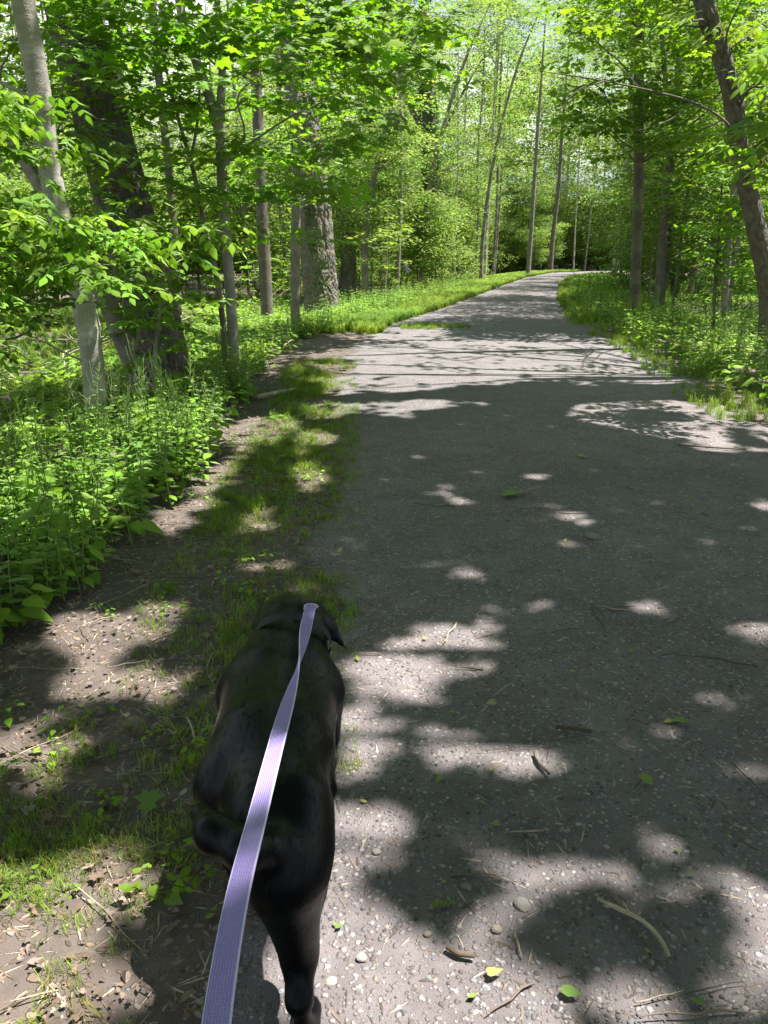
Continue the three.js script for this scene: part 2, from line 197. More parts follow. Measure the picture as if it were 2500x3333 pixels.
function opening(x, z) {  // 1 where a gap in the crowns lets the sun through
  const wx = x + 0.12 * (fbm(x * 4, z * 4, 2) - 0.5) * 2, wz = z + 0.12 * (fbm(x * 4 + 31, z * 4, 2) - 0.5) * 2;
  for (const [a, b, c, d] of SHADY) if (((wx - a) / c) ** 2 + ((wz - b) / d) ** 2 < 1) return 0;
  for (const [a, b, c, d] of LIT) if (((wx - a) / c) ** 2 + ((wz - b) / d) ** 2 < 1.5) return z < -6 ? (fbm(x * 1.6, z * 1.1 + 4, 3) > 0.34 ? 1 : 0) : (fbm(x * 7 + 3, z * 7, 2) > 0.2 ? 1 : 0);
  if (z > 0) return 0; if (x > -1.45 && z > -8 && fbm(x * 4.2 + 11, z * 4.2 + 5, 2) > 0.77) return 1; if (x < -1.45) { const n = fbm(x * 0.9 + 2, z * 0.9 + 7, 3); return n > (z > -4.6 && z < -3 ? 0.52 : z > -3 ? 0.44 : z > -8.5 ? 0.33 : 0.24) ? 1 : 0; }
  if (x > pathR(z) + 0.2) return fbm(x * 0.9 + 2, z * 0.9 + 17, 3) > 0.47 ? 1 : 0;
  return 0;
}
const sunFoot = (p) => { const k = p.y / SUN.y; return [p.x - SUN.x * k, p.z - SUN.z * k]; };
const blocks = (p) => { const [x, z] = sunFoot(p); return z > -17 && z < 1 && x > -5 && x < 5.5 && opening(x, z) > 0; };

// ------------------------------------------------------------------ trunks, limbs, trees
function tube(pts, radii, radial, segs, uvm, disp, seam = 0) {  // a tapered round tube along a smooth curve; uvm: metres of one texture repeat [around, along]
  const curve = new THREE.CatmullRomCurve3(pts, false, 'centripetal'), L = curve.getLength(), P = [], U = [], I = [];
  const nr = radii.length - 1, rad = (t) => { const k = Math.min(nr - 1, Math.floor(t * nr)); return lerp(radii[k], radii[k + 1], t * nr - k); };
  const around = Math.max(1, Math.round(2 * Math.PI * rad(0.4) / uvm[0]));
  let side = null; const tan = V(0, 0, 0), prev = V(0, 0, 0);
  for (let j = 0; j <= segs; j++) {
    const t = j / segs, c = curve.getPoint(t); tan.copy(curve.getTangent(t));
    if (!side) side = Math.abs(tan.y) > 0.8 ? V(Math.sin(seam), 0, Math.cos(seam)) : V(0, 1, 0); else _q.setFromUnitVectors(prev, tan), side.applyQuaternion(_q);
    side.addScaledVector(tan, -side.dot(tan)).normalize(); prev.copy(tan); const b = V(0, 0, 0).crossVectors(tan, side);
    for (let i = 0; i <= radial; i++) { const a = i / radial * Math.PI * 2, r = rad(t) + (disp ? disp(i === radial ? 0 : a, t * L, rad(t)) : 0); P.push(c.x + (side.x * Math.cos(a) + b.x * Math.sin(a)) * r, c.y + (side.y * Math.cos(a) + b.y * Math.sin(a)) * r, c.z + (side.z * Math.cos(a) + b.z * Math.sin(a)) * r); U.push(i / radial * around, t * L / uvm[1]); }
  }
  const n = radial + 1; for (let j = 0; j < segs; j++) for (let i = 0; i < radial; i++) { const a = j * n + i; I.push(a, a + 1, a + n, a + 1, a + n + 1, a + n); }
  const g = new THREE.BufferGeometry(); g.setAttribute('position', new THREE.Float32BufferAttribute(P, 3)); g.setAttribute('uv', new THREE.Float32BufferAttribute(U, 2)); g.setIndex(I); g.computeVertexNormals();
  const N = g.attributes.normal; for (let j = 0; j <= segs; j++) { const a = j * n, b = a + radial, v = V(N.getX(a) + N.getX(b), N.getY(a) + N.getY(b), N.getZ(a) + N.getZ(b)).normalize(); N.setXYZ(a, v.x, v.y, v.z); N.setXYZ(b, v.x, v.y, v.z); }
  return g;
}
const ringNoise = (a, s, k, f) => { const x = Math.cos(a), z = Math.sin(a); return fbm(x * k + 50, z * k + s * f + 50, 3); };
const smoothBark = (amp) => (a, s, r) => r * amp * 2 * (ringNoise(a, s, 1.1, 0.8) - 0.5) + (s < 0.5 ? r * 0.55 * (1 - s / 0.5) ** 2 * (0.6 + 0.8 * ringNoise(a, 0, 2.2, 1)) : 0);
const furrowed = (amp) => (a, s, r) => { const w = 0.14 * (vnoise(a * 3, s * 1.3) - 0.5), u = (a / (2 * Math.PI) + w) * 2 * Math.PI * r / 0.055; const n = Math.max(8, Math.round(2 * Math.PI * r / 0.055)), rd = ridged(pnoise(u, s * 1.7, n, 9999)), rd2 = ridged(pnoise(u * 2, s * 4.5, n * 2, 9999)); return amp * (0.5 - Math.pow(rd, 2.2) * 0.9 - 0.35 * Math.pow(rd2, 3)) + r * 0.12 * (ringNoise(a, s, 1.2, 0.5) - 0.5) + (s < 0.8 ? r * 0.25 * (1 - s / 0.8) ** 2 * (0.5 + ringNoise(a, 0, 2.4, 1)) : 0); };
const crooked = (a, b, r, bend = 0.12, n = 4) => { const out = [], d = a.distanceTo(b); for (let k = 0; k <= n; k++) { const t = k / n, p = a.clone().lerp(b, t); if (k && k < n) { p.x += (r() - 0.5) * bend * d; p.y += (r() - 0.3) * bend * d; p.z += (r() - 0.5) * bend * d; } out.push(p); } return out; };
// one tree: trunk points (world), blobs of foliage { c, r, n, kind, m, up } reached by limbs
function tree(o) {
  const r = rng(o.seed || 1), base = o.trunk[0].clone(), loc = (p) => p.clone().sub(base), top = o.trunk[o.trunk.length - 1];
  const t = thing(o.name || 'tree', base, o.label, 'tree', o.group);
  part('trunk', tube(o.trunk.map(loc), o.radii, o.radial || 20, o.segs || 60, o.uvm || [0.5, 1], o.disp, o.seam || Math.PI), o.bark, t);
  const curve = new THREE.CatmullRomCurve3(o.trunk, false, 'centripetal');
  const near = (p) => { let best = 0, bd = 1e9; for (let k = 2; k <= 40; k++) { const q = curve.getPoint(k / 40), d = (q.x - p.x) ** 2 + (q.z - p.z) ** 2 + 1.5 * (q.y - (p.y - 0.45 * Math.hypot(q.x - p.x, q.z - p.z))) ** 2; if (d < bd) bd = d, best = k / 40; } return best; };
  (o.forks || []).forEach((f) => part('limb', tube(f.p.map(loc), f.r, f.radial || 12, f.segs || 30, o.uvm || [0.5, 1], o.disp && f.smooth ? null : null), o.bark, t));
  const byKind = {};
  for (const b of o.blobs || []) {
    const list = byKind[b.kind] || (byKind[b.kind] = { m: b.m, list: [] }), ends = [], nl = b.limbs ?? 3;
    for (let k = 0; k < nl; k++) ends.push(b.c.clone().add(V((r() - 0.5) * 1.5 * b.r.x, (r() - 0.5) * b.r.y, (r() - 0.5) * 1.5 * b.r.z)));
    for (const e of ends) { const s = near(e), a = curve.getPoint(s), rt = lerp(o.radii[0], o.radii[o.radii.length - 1], s) * 0.42, lr = Math.min(rt, b.lr || 0.03); part('limb', tube(crooked(loc(a), loc(e), r, 0.1), [lr, lr * 0.7, lr * 0.3], 7, 14, [0.2, 0.5]), o.limbBark || o.bark, t); b.path = null; }
    for (let k = 0; k < b.n; k++) {
      let x, y, z; do { x = r() * 2 - 1; y = r() * 2 - 1; z = r() * 2 - 1; } while (x * x + y * y + z * z > 1);
      if (b.layers) y = (Math.round((y * 0.5 + 0.5) * b.layers) / b.layers) * 2 - 1 + (r() - 0.5) * 0.25;
      const p = V(b.c.x + x * b.r.x, b.c.y + y * b.r.y, b.c.z + z * b.r.z); if (fbm(p.x * (b.f || 1.1) + 9, (p.y * 1.6 + p.z) * (b.f || 1.1), 2) < (b.gap ?? 0.4)) continue;
      if (blocks(p) && r() < (b.keep ?? (sunFoot(p)[0] > -1.5 ? 0.9 : 0))) continue;
      const [fx, fz] = sunFoot(p); if (fz < -17 && fz > -58 && fx < pathL(fz) + 0.4 && fx > pathL(fz) - 3.6 && r() < 0.8) continue;
      list.list.push({ p, ry: r() * 6.283, rx: (r() - 0.5) * 0.5, rz: (r() - 0.6) * 0.6, s: (b.s || 1) * (0.75 + 0.5 * r()), c: leafTint(r, b.y || 0) });
    }
  }
  for (const [kind, { m, list }] of Object.entries(byKind)) { const gs = G[kind]; gs.forEach((g, k) => { const l = list.filter((_, i) => i % gs.length === k); if (l.length) instances('crown', g, m, l, t, base); }); }
  return t;
}
const B = (x, y, z, rx, ry, rz, n, kind, m, o = {}) => ({ c: V(x, y, z), r: V(rx, ry, rz), n, kind, m, ...o });
const gv = (x, z, d = -0.1) => onGround(x, z, d);

// ------------------------------------------------------------------ the trees one can tell apart
const mapleO = { kind: 'maple' };
tree({ name: 'pale_tree', seed: 21, label: 'smooth pale grey trunk nearest on the bank beside the path', trunk: [gv(-2.68, -7.07), V(-2.66, 0.9, -7.07), V(-2.80, 2.0, -7.05), V(-2.82, 2.8, -7.05), V(-2.83, 3.5, -7.0), V(-2.7, 6, -6.9), V(-2.9, 9, -7), V(-2.8, 12, -7)], radii: [0.102, 0.097, 0.093, 0.090, 0.088, 0.076, 0.053, 0.015], radial: 32, segs: 160, bark: M.pale, disp: smoothBark(0.09), uvm: [0.7, 1.4],
  blobs: [B(-3.6, 3.1, -6.6, 0.9, 0.9, 0.9, 60, 'maple', M.maple, { limbs: 2, lr: 0.02 }), B(-3.4, 6.2, -7.4, 2.2, 1.2, 2.2, 90, 'maple', M.maple, { keep: 0.9 }), B(-2.2, 9, -7, 2.6, 1.8, 2.6, 90, 'maple', M.maple, { keep: 0.9 })] });
tree({ name: 'furrowed_tree', seed: 22, label: 'massive dark trunk with deeply furrowed bark behind the pale trunk', trunk: [gv(-2.62, -9.2), V(-2.72, 1, -9.2), V(-2.95, 2.2, -9.25), V(-3.25, 3.9, -9.3), V(-3.6, 6, -9.5), V(-3.8, 9, -9.6), V(-4.1, 15, -9.9)], radii: [0.331, 0.295, 0.286, 0.276, 0.258, 0.184, 0.047], radial: 110, segs: 420, bark: M.fur, disp: furrowed(0.045), uvm: [0.6, 1.2],
  blobs: [B(-4.5, 9, -9.5, 3, 1.8, 3, 90, 'clump', M.farLeaf, { limbs: 4, lr: 0.08, keep: 0.9 }), B(-4.1, 13, -10, 3.2, 2.4, 3.2, 90, 'clump', M.farLeaf, { limbs: 5, lr: 0.08 })] });
tree({ name: 'leaning_tree', seed: 23, label: 'brown trunk leaning away between the pale trunk and the furrowed one', trunk: [gv(-2.5, -8.2), V(-2.66, 0.5, -8.1), V(-2.94, 1.49, -8.0), V(-3.48, 2.26, -8.3), V(-3.85, 2.88, -8.6), V(-4.8, 5, -9), V(-5.6, 8, -9.4)], radii: [0.1, 0.095, 0.09, 0.085, 0.08, 0.06, 0.02], radial: 20, segs: 90, bark: M.thin, disp: smoothBark(0.08), uvm: [0.3, 0.6],
  blobs: [B(-2.75, 2.75, -7.75, 0.85, 0.6, 0.5, 60, 'maple', M.maple, { limbs: 3, lr: 0.012, gap: 0.3 }), B(-3.2, 3.6, -7.9, 0.9, 0.5, 0.6, 70, 'maple', M.maple, { limbs: 3, lr: 0.012 }), B(-2.5, 1.75, -7.7, 0.6, 0.4, 0.5, 50, 'ovate', M.ovate, { limbs: 3, lr: 0.01 }), B(-5, 5.2, -8.8, 1.6, 1.2, 1.6, 110, 'maple', M.maple), B(-5.6, 8, -9.4, 1.8, 1.3, 1.8, 110, 'maple', M.maple, { keep: 0.9 })] });
tree({ name: 'forked_maple', seed: 24, label: 'slim pale maple trunk forking overhead, its leaf layers spreading towards the path', trunk: [gv(-1.83, -9.5), V(-1.83, 0.9, -9.5), V(-1.84, 2.1, -9.5), V(-1.82, 2.9, -9.5), V(-1.74, 3.5, -9.42), V(-1.76, 4.1, -9.4), V(-1.6, 6.5, -9.3)], radii: [0.066, 0.062, 0.059, 0.053, 0.036, 0.032, 0.010], radial: 20, segs: 110, bark: M.pale, disp: smoothBark(0.1), uvm: [0.45, 0.9],
  forks: [{ p: [V(-1.83, 2.75, -9.5), V(-1.95, 3.2, -9.5), V(-2.14, 3.78, -9.5), V(-2.3, 5.2, -9.6), V(-2.6, 6.8, -9.8)], r: [0.06, 0.055, 0.05, 0.035, 0.01] }],
  blobs: [B(-0.75, 3.05, -8.6, 1.15, 0.75, 1.2, 200, 'maple', M.maple, { layers: 4, gap: 0.36, limbs: 4, lr: 0.016 }), B(-1.6, 3.75, -8.8, 1.6, 0.75, 1.4, 200, 'maple', M.maple, { layers: 3, gap: 0.36, limbs: 4, lr: 0.02 }), B(-1.35, 2.35, -9.3, 1.2, 0.6, 1.2, 130, 'maple', M.maple, { layers: 3, limbs: 3, lr: 0.012 }), B(-1.8, 5.4, -9.4, 2.0, 0.9, 1.8, 50, 'maple', M.maple, { limbs: 4 })] });
tree({ name: 'sapling', seed: 25, label: 'thin crooked sapling close against the forked maple', trunk: [gv(-1.98, -9.6), V(-1.97, 0.6, -9.65), V(-2.02, 1.2, -9.7), V(-2.13, 1.83, -9.7), V(-2.22, 2.4, -9.75), V(-2.36, 2.95, -9.8), V(-2.6, 4.2, -9.9)], radii: [0.04, 0.037, 0.034, 0.03, 0.026, 0.02, 0.008], radial: 12, segs: 60, bark: M.thin, uvm: [0.2, 0.5],
  forks: [{ p: [V(-2.24, 2.5, -9.76), V(-2.1, 3.0, -9.7), V(-2.02, 3.6, -9.6)], r: [0.02, 0.016, 0.008] }],
  blobs: [B(-2.5, 3.4, -9.4, 1.0, 0.9, 1.0, 120, 'maple', M.maple, { layers: 3, limbs: 3, lr: 0.01 })] });
tree({ name: 'slim_tree', seed: 26, label: 'slim straight grey-brown trunk in front of the thick furrowed trunk', trunk: [gv(-1.7, -15.1), V(-1.66, 1.2, -15.1), V(-1.58, 3.0, -15.1), V(-1.55, 5.5, -15.1), V(-1.6, 9, -15), V(-1.5, 12, -15)], radii: [0.094, 0.088, 0.084, 0.075, 0.053, 0.015], radial: 20, segs: 100, bark: M.thin, disp: smoothBark(0.06), uvm: [0.35, 0.7],
  blobs: [B(-0.3, 4.6, -14.2, 1.5, 0.9, 1.6, 260, 'maple', M.maple, { layers: 3, limbs: 4, lr: 0.02 }), B(-1.2, 3.5, -13.6, 1.3, 0.9, 1.3, 220, 'maple', M.maple, { layers: 3, limbs: 3, lr: 0.016 }), B(-1.6, 7.2, -15, 2.4, 1.4, 2.2, 60, 'maple', M.maple, { limbs: 5 }), B(-1.6, 10.4, -15, 2.2, 1.6, 2.2, 45, 'maple', M.maple, { limbs: 4 })] });
{ const t = tree({ name: 'furrowed_tree', seed: 27, label: 'thick furrowed trunk with sunlit bark and ivy at the path bend', trunk: [gv(-1.55, -19.9), V(-1.6, 1, -19.9), V(-1.68, 3.0, -19.9), V(-1.95, 5, -19.9), V(-2.14, 6.8, -19.9), V(-2.3, 11, -20), V(-2.4, 18, -20)], radii: [0.444, 0.403, 0.363, 0.323, 0.282, 0.202, 0.050], radial: 110, segs: 460, bark: M.furGrey, disp: furrowed(0.05), uvm: [0.6, 1.2],
  blobs: [B(-2.6, 11, -20, 3.4, 2.2, 3.4, 50, 'clump', M.farLeaf, { limbs: 5, lr: 0.09 }), B(-2.4, 15.5, -20, 3.6, 2.6, 3.6, 50, 'clump', M.farLeaf, { limbs: 5, lr: 0.09 })] });
  const s = new Sheet(); for (let k = 0; k < 5; k++) s.leaf(HEART, 0.075, 0.08, mtx(rr(-0.06, 0.06), rr(-0.09, 0.09), rr(-0.02, 0.02), rr(0, 6), 1.2 + rr(-0.3, 0.3), 0), 0.2, 0.15); G.ivy = s.done();
  const l = []; for (let k = 0; k < 46; k++) { const y = rr(0.6, 3.4), a = rr(-0.25, 0.35) + Math.sin(y * 2) * 0.2, rad = lerp(0.45, 0.37, y / 3.4); l.push({ p: V(-1.58 - 0.03 * y + Math.sin(a) * rad, y, -19.9 + Math.cos(a) * rad + 0.03), ry: a, rx: rr(-0.2, 0.2), s: rr(0.8, 1.3), c: leafTint(R) }); }
  instances('ivy', G.ivy, M.ivy, l, t, t.position); }
// a broken grey snag: jagged top
{ const p = onGround(-1.3, -29, -0.1), t = thing('broken_snag', p, 'grey weathered broken trunk standing past the thick furrowed trunk', 'dead tree');
  part('trunk', tube([V(0, 0, 0), V(0.02, 1.2, 0), V(0.06, 2.2, 0), V(0.0, 3.4, 0.05)], [0.3, 0.27, 0.25, 0.16], 40, 120, [0.6, 1.2], (a, s, r) => furrowed(0.05)(a, s, r) - (s > 2.6 ? 0.12 * (s - 2.6) * ringNoise(a, 0, 3, 1) : 0)), M.furGrey, t);
  part('splinter', tube([V(0.2, 0.1, 0.12), V(0.26, 0.9, 0.16), V(0.3, 1.7, 0.2)], [0.07, 0.06, 0.01], 8, 12, [0.4, 0.8]), M.furGrey, t);
  part('limb', tube([V(0.1, 2.4, 0.1), V(-0.3, 2.9, 0.3), V(-0.35, 3.6, 0.4)], [0.07, 0.05, 0.01], 8, 12, [0.4, 0.8]), M.furGrey, t); }
{ const t = tree({ name: 'vine_clad_tree', seed: 29, label: 'tall dark trunk wrapped in vines beside the lilac flowers', trunk: [gv(2.93, -44), V(2.85, 1.5, -44), V(2.6, 5, -44), V(2.2, 9, -44), V(1.95, 13.3, -44), V(1.6, 20, -44)], radii: [0.42, 0.38, 0.34, 0.3, 0.24, 0.05], radial: 40, segs: 160, bark: M.fur, disp: furrowed(0.05), uvm: [0.7, 1.4],
  forks: [{ p: [V(2.5, 6.0, -44), V(3.5, 8.2, -44), V(4.9, 10.6, -44), V(6.4, 12.5, -44.5)], r: [0.08, 0.06, 0.04, 0.02] }, { p: [V(2.4, 7, -44), V(1.2, 8.8, -44), V(0.6, 11, -44), V(0.2, 14, -44)], r: [0.16, 0.13, 0.1, 0.04] }],
  blobs: [B(3, 17, -44, 3.4, 2.6, 3.4, 130, 'clump', M.farLeaf, { limbs: 4, lr: 0.08 }), B(6, 13, -44, 1.8, 1.4, 1.8, 50, 'clump', M.farLeaf, { limbs: 2 })] });
  const l = []; for (let k = 0; k < 420; k++) { const y = rr(1.2, 11), a = rr(0, 6.28), rad = lerp(0.42, 0.3, y / 11) + rr(0, 0.16); l.push({ p: V(2.9 - 0.075 * y + Math.sin(a) * rad, y, -44 + Math.cos(a) * rad), ry: a, s: rr(1.2, 2.6), c: leafTint(R) }); }
  instances('vine', G.ivy, M.ivy, l, t, t.position);
  part('vine_stem', tube([V(0.3, 0.1, 0.45), V(0.45, 1.8, 0.5), V(0.2, 3.2, 0.45), V(0.35, 5, 0.4), V(0.0, 7, 0.4)], [0.035, 0.03, 0.03, 0.02, 0.01], 7, 40, [0.3, 0.6]), M.thinPale, t); }
const thinTrees = [
  [[5.23, -55], [5.25, 20], 0.13, M.thinPale, 'thin whitish straight trunk beside the vine-clad tree'],
  [[6.28, -50], [6.5, 18], 0.14, M.thinPale, 'thin pale grey trunk standing third beyond the vine-clad tree'],
  [[9.38, -52.5], [9.6, 17], 0.2, M.thin, 'straight brown trunk above the outer side of the path bend'],
  [[12.6, -61], [12.9, 17], 0.24, M.thinDark, 'dark brown trunk leaning slightly where the path disappears'],
  [[13.3, -46.5], [13.2, 19], 0.26, M.thinPale, 'bluish pale trunk on the inner side of the path bend'],
  [[7.6, -22], [7.3, 17], 0.17, M.furGrey, 'shaggy grey trunk partly hidden behind the straight dark trunk'],
  [[7.75, -18], [7.0, 14], 0.11, M.thin, 'narrow brown trunk between the straight dark trunk and the leaning one'],
  [[-4.2, -16], [-4.0, 15], 0.12, M.thinDark, 'dark slim trunk deep in the leaves left of the forked maple'],
  [[-3.1, -21], [-3.0, 16], 0.22, M.thinDark, 'dark trunk close behind the slim straight one'],
];
thinTrees.forEach(([b, t, rad, bark, label], k) => { const q = rng(100 + k), H = t[1], x = (y) => lerp(b[0], t[0], y / H); tree({ name: 'tall_tree', seed: 60 + k, label, trunk: [gv(b[0], b[1]), V(x(H * 0.15) + (q() - 0.5) * 0.15, H * 0.15, b[1]), V(x(H * 0.35) + (q() - 0.5) * 0.2, H * 0.35, b[1]), V(x(H * 0.6), H * 0.6, b[1]), V(x(H), H, b[1])], radii: [rad * 0.75, rad * 0.68, rad * 0.6, rad * 0.45, 0.02], radial: 14, segs: 60, bark, disp: smoothBark(0.08), uvm: [0.4, 0.8],
  blobs: [B(x(H * 0.75), H * 0.74, b[1], 2.2, H * 0.16, 2.2, 90, 'clump', M.farLeaf, { limbs: 4, lr: 0.05, gap: 0.45 }), B(x(H * 0.95), H * 0.95, b[1], 1.8, 2.2, 1.8, 60, 'clump', M.farLeaf, { limbs: 3, lr: 0.04 })] }); });
tree({ name: 'dark_straight_tree', seed: 31, label: 'straight dark trunk rising from the weeds at the path edge opposite', trunk: [gv(5.67, -17.9), V(5.6, 1, -17.9), V(5.45, 3, -17.9), V(5.25, 5, -17.9), V(5.1, 7, -17.9), V(5.0, 12, -17.9)], radii: [0.122, 0.112, 0.105, 0.102, 0.088, 0.020], radial: 24, segs: 120, bark: M.thinDark, disp: smoothBark(0.07), uvm: [0.5, 1],
  blobs: [B(4.4, 4.2, -16.5, 1.3, 0.8, 1.4, 200, 'maple', M.maple, { layers: 3, limbs: 3, lr: 0.02, y: 0.05 }), B(6.2, 4.6, -16.5, 1.6, 1.2, 1.6, 280, 'maple', M.maple, { limbs: 4, lr: 0.02, y: 0.1 }), B(6.9, 5.2, -15, 1.5, 1.3, 1.6, 260, 'maple', M.ash, { limbs: 4, lr: 0.02, y: 0.1 }), B(4.2, 5.3, -15.2, 1.3, 0.7, 1.3, 150, 'maple', M.ash, { limbs: 3, lr: 0.02, y: 0.15 }), B(5.2, 6.6, -17, 2.4, 1.3, 2.2, 340, 'maple', M.maple, { limbs: 5, lr: 0.03, y: 0.1 }), B(5, 9.5, -17.9, 2.6, 1.6, 2.6, 180, 'maple', M.maple, { limbs: 4 })] });
{ const t = tree({ name: 'leaning_tree', seed: 32, label: 'big brown trunk leaning over the path from the far verge', trunk: [gv(6.74, -13.6), V(6.4, 1.0, -13.4), V(5.96, 1.95, -13.2), V(5.5, 2.9, -13), V(5.15, 3.74, -12.8), V(4.5, 4.87, -12.6), V(3.6, 7, -12.4), V(2.8, 10, -12.3)], radii: [0.175, 0.150, 0.141, 0.134, 0.132, 0.125, 0.094, 0.018], radial: 60, segs: 240, bark: M.fur, disp: furrowed(0.022), uvm: [0.6, 1.2],
  blobs: [B(6.1, 3.9, -11.6, 1.3, 0.9, 1.3, 190, 'ash', M.ash, { limbs: 3, lr: 0.02, y: 0.1 }), B(4.7, 4.7, -12.6, 1.4, 0.8, 1.3, 170, 'ash', M.ash, { limbs: 3, lr: 0.02, y: 0.15 }), B(4.7, 4.15, -11, 1.2, 0.8, 1.2, 150, 'maple', M.ash, { limbs: 3, lr: 0.018, y: 0.1 }), B(5.7, 3.0, -11.9, 1.0, 0.7, 1.0, 120, 'maple', M.maple, { limbs: 3, lr: 0.016, y: 0.05 }), B(3.5, 4.9, -12.8, 1.1, 0.6, 1.1, 90, 'maple', M.ash, { limbs: 3, lr: 0.018, y: 0.1 }), B(3.4, 8.6, -12, 2.8, 1.2, 2.4, 200, 'maple', M.maple, { limbs: 6, lr: 0.04, keep: 0.95 })] });
  const o = t.position, q = (x, y, z) => V(x, y, z).sub(o); const dk = M.thinDark;
  part('dead_branch', tube([q(5.45, 3.05, -13), q(5.0, 3.3, -12.5), q(4.4, 3.5, -12.2), q(3.54, 3.65, -12), q(2.7, 3.72, -11.7), q(1.9, 3.78, -11.5)], [0.022, 0.019, 0.016, 0.013, 0.009, 0.003], 8, 50, [0.2, 0.4]), dk, t);
  for (const [a, b, c] of [[[4.4, 3.5, -12.2], [4.0, 3.25, -12], [3.55, 3.1, -11.9]], [[3.0, 3.7, -11.8], [2.6, 3.55, -11.6], [2.35, 3.3, -11.5]], [[3.54, 3.65, -12], [3.2, 3.9, -11.9], [2.8, 4.0, -11.8]]]) part('dead_twig', tube([q(...a), q(...b), q(...c)], [0.01, 0.007, 0.002], 5, 12, [0.2, 0.4]), dk, t); }
// shrubs and young trees that carry the leaves at eye level
tree({ name: 'young_boxelder', seed: 41, label: 'leafy young tree with pointed leaflets hanging in front of the pale trunk', trunk: [gv(-3.1, -5.6), V(-3.0, 0.8, -5.6), V(-2.8, 1.5, -5.5), V(-2.7, 2.1, -5.4), V(-2.6, 2.8, -5.4)], radii: [0.03, 0.026, 0.02, 0.014, 0.006], radial: 10, segs: 40, bark: M.thin, uvm: [0.2, 0.5],
  blobs: [B(-2.55, 1.6, -5.3, 0.66, 0.38, 0.6, 105, 'ash', M.ovate, { limbs: 5, lr: 0.011, gap: 0.3, s: 0.74 }), B(-1.85, 1.42, -5.6, 0.5, 0.34, 0.5, 64, 'ash', M.ovate, { limbs: 4, lr: 0.009, gap: 0.3, s: 0.74 }), B(-2.9, 1.05, -5.2, 0.5, 0.3, 0.5, 52, 'ash', M.ovate, { limbs: 3, lr: 0.01, s: 0.74 }), B(-2.65, 2.3, -5.5, 0.7, 0.35, 0.6, 60, 'ash', M.ovate, { limbs: 3, lr: 0.01, s: 0.74 })] });
tree({ name: 'leafy_shrub', seed: 42, label: 'leafy green shrub between the forked maple and the furrowed trunk', trunk: [gv(-2.35, -7.7), V(-2.25, 0.6, -7.7), V(-2.1, 1.2, -7.6), V(-2.0, 1.9, -7.6)], radii: [0.025, 0.02, 0.014, 0.006], radial: 8, segs: 24, bark: M.thin, uvm: [0.2, 0.5],
  blobs: [B(-2.35, 0.75, -8.2, 0.45, 0.35, 0.4, 40, 'ovate', M.ovate, { limbs: 3, lr: 0.008 }), B(-2.1, 1.15, -7.5, 0.5, 0.5, 0.5, 50, 'ovate', M.ovate, { limbs: 4, lr: 0.009 }), B(-1.85, 1.75, -7.6, 0.55, 0.3, 0.5, 36, 'ash', M.ovate, { limbs: 3, lr: 0.008 })] });
tree({ name: 'yellow_green_maple', seed: 43, label: 'small yellow-green maple glowing in sun beside the grey snag', trunk: [gv(0.0, -24.5), V(0.05, 0.6, -24.5), V(0.1, 1.3, -24.4), V(0.1, 2.6, -24.4)], radii: [0.03, 0.024, 0.018, 0.006], radial: 8, segs: 24, bark: M.thinPale, uvm: [0.2, 0.5],
  blobs: [B(0.1, 1.9, -24.3, 0.85, 0.55, 0.8, 80, 'maple', M.ash, { limbs: 4, lr: 0.012, y: 0.3, gap: 0.3 }), B(0.5, 1.1, -24.2, 0.8, 0.4, 0.7, 50, 'maple', M.ash, { limbs: 3, lr: 0.012, y: 0.25 })] });
tree({ name: 'young_ash', seed: 44, label: 'young tree reaching compound leaves in past the leaning trunk', trunk: [gv(5.4, -7.2), V(5.2, 1.2, -7.2), V(4.9, 2.2, -7.1), V(4.6, 3.2, -7)], radii: [0.035, 0.03, 0.02, 0.008], radial: 8, segs: 30, bark: M.thin, uvm: [0.2, 0.5],
  blobs: [B(3.02, 2.42, -6.8, 0.3, 0.2, 0.5, 15, 'ash', M.ash, { limbs: 3, lr: 0.008, y: -0.05, gap: 0, keep: 0, s: 0.9 }), B(3.4, 3.1, -7.1, 0.3, 0.2, 0.5, 9, 'ash', M.ash, { limbs: 2, lr: 0.008, y: 0, gap: 0, keep: 0 }), B(4.2, 3.35, -7.6, 1.0, 0.5, 0.9, 70, 'ash', M.ash, { limbs: 3, lr: 0.01, y: 0 })] });
tree({ name: 'understorey_maple', seed: 45, label: 'bushy young maple between the two trunks on the far verge', trunk: [gv(6.7, -16), V(6.6, 1, -16), V(6.5, 2, -15.9), V(6.3, 4, -15.8)], radii: [0.04, 0.034, 0.026, 0.008], radial: 8, segs: 30, bark: M.thinDark, uvm: [0.2, 0.5],
  blobs: [B(6.4, 2.4, -15.6, 1.3, 0.9, 1.0, 240, 'maple', M.maple, { layers: 4, limbs: 5, lr: 0.013, y: 0.08 }), B(7.2, 1.4, -15.4, 0.9, 0.7, 0.9, 120, 'maple', M.maple, { limbs: 3, lr: 0.012 }), B(5.9, 3.5, -15.6, 1.2, 0.7, 1.0, 150, 'maple', M.maple, { layers: 2, limbs: 3, lr: 0.012, y: 0.12 })] });

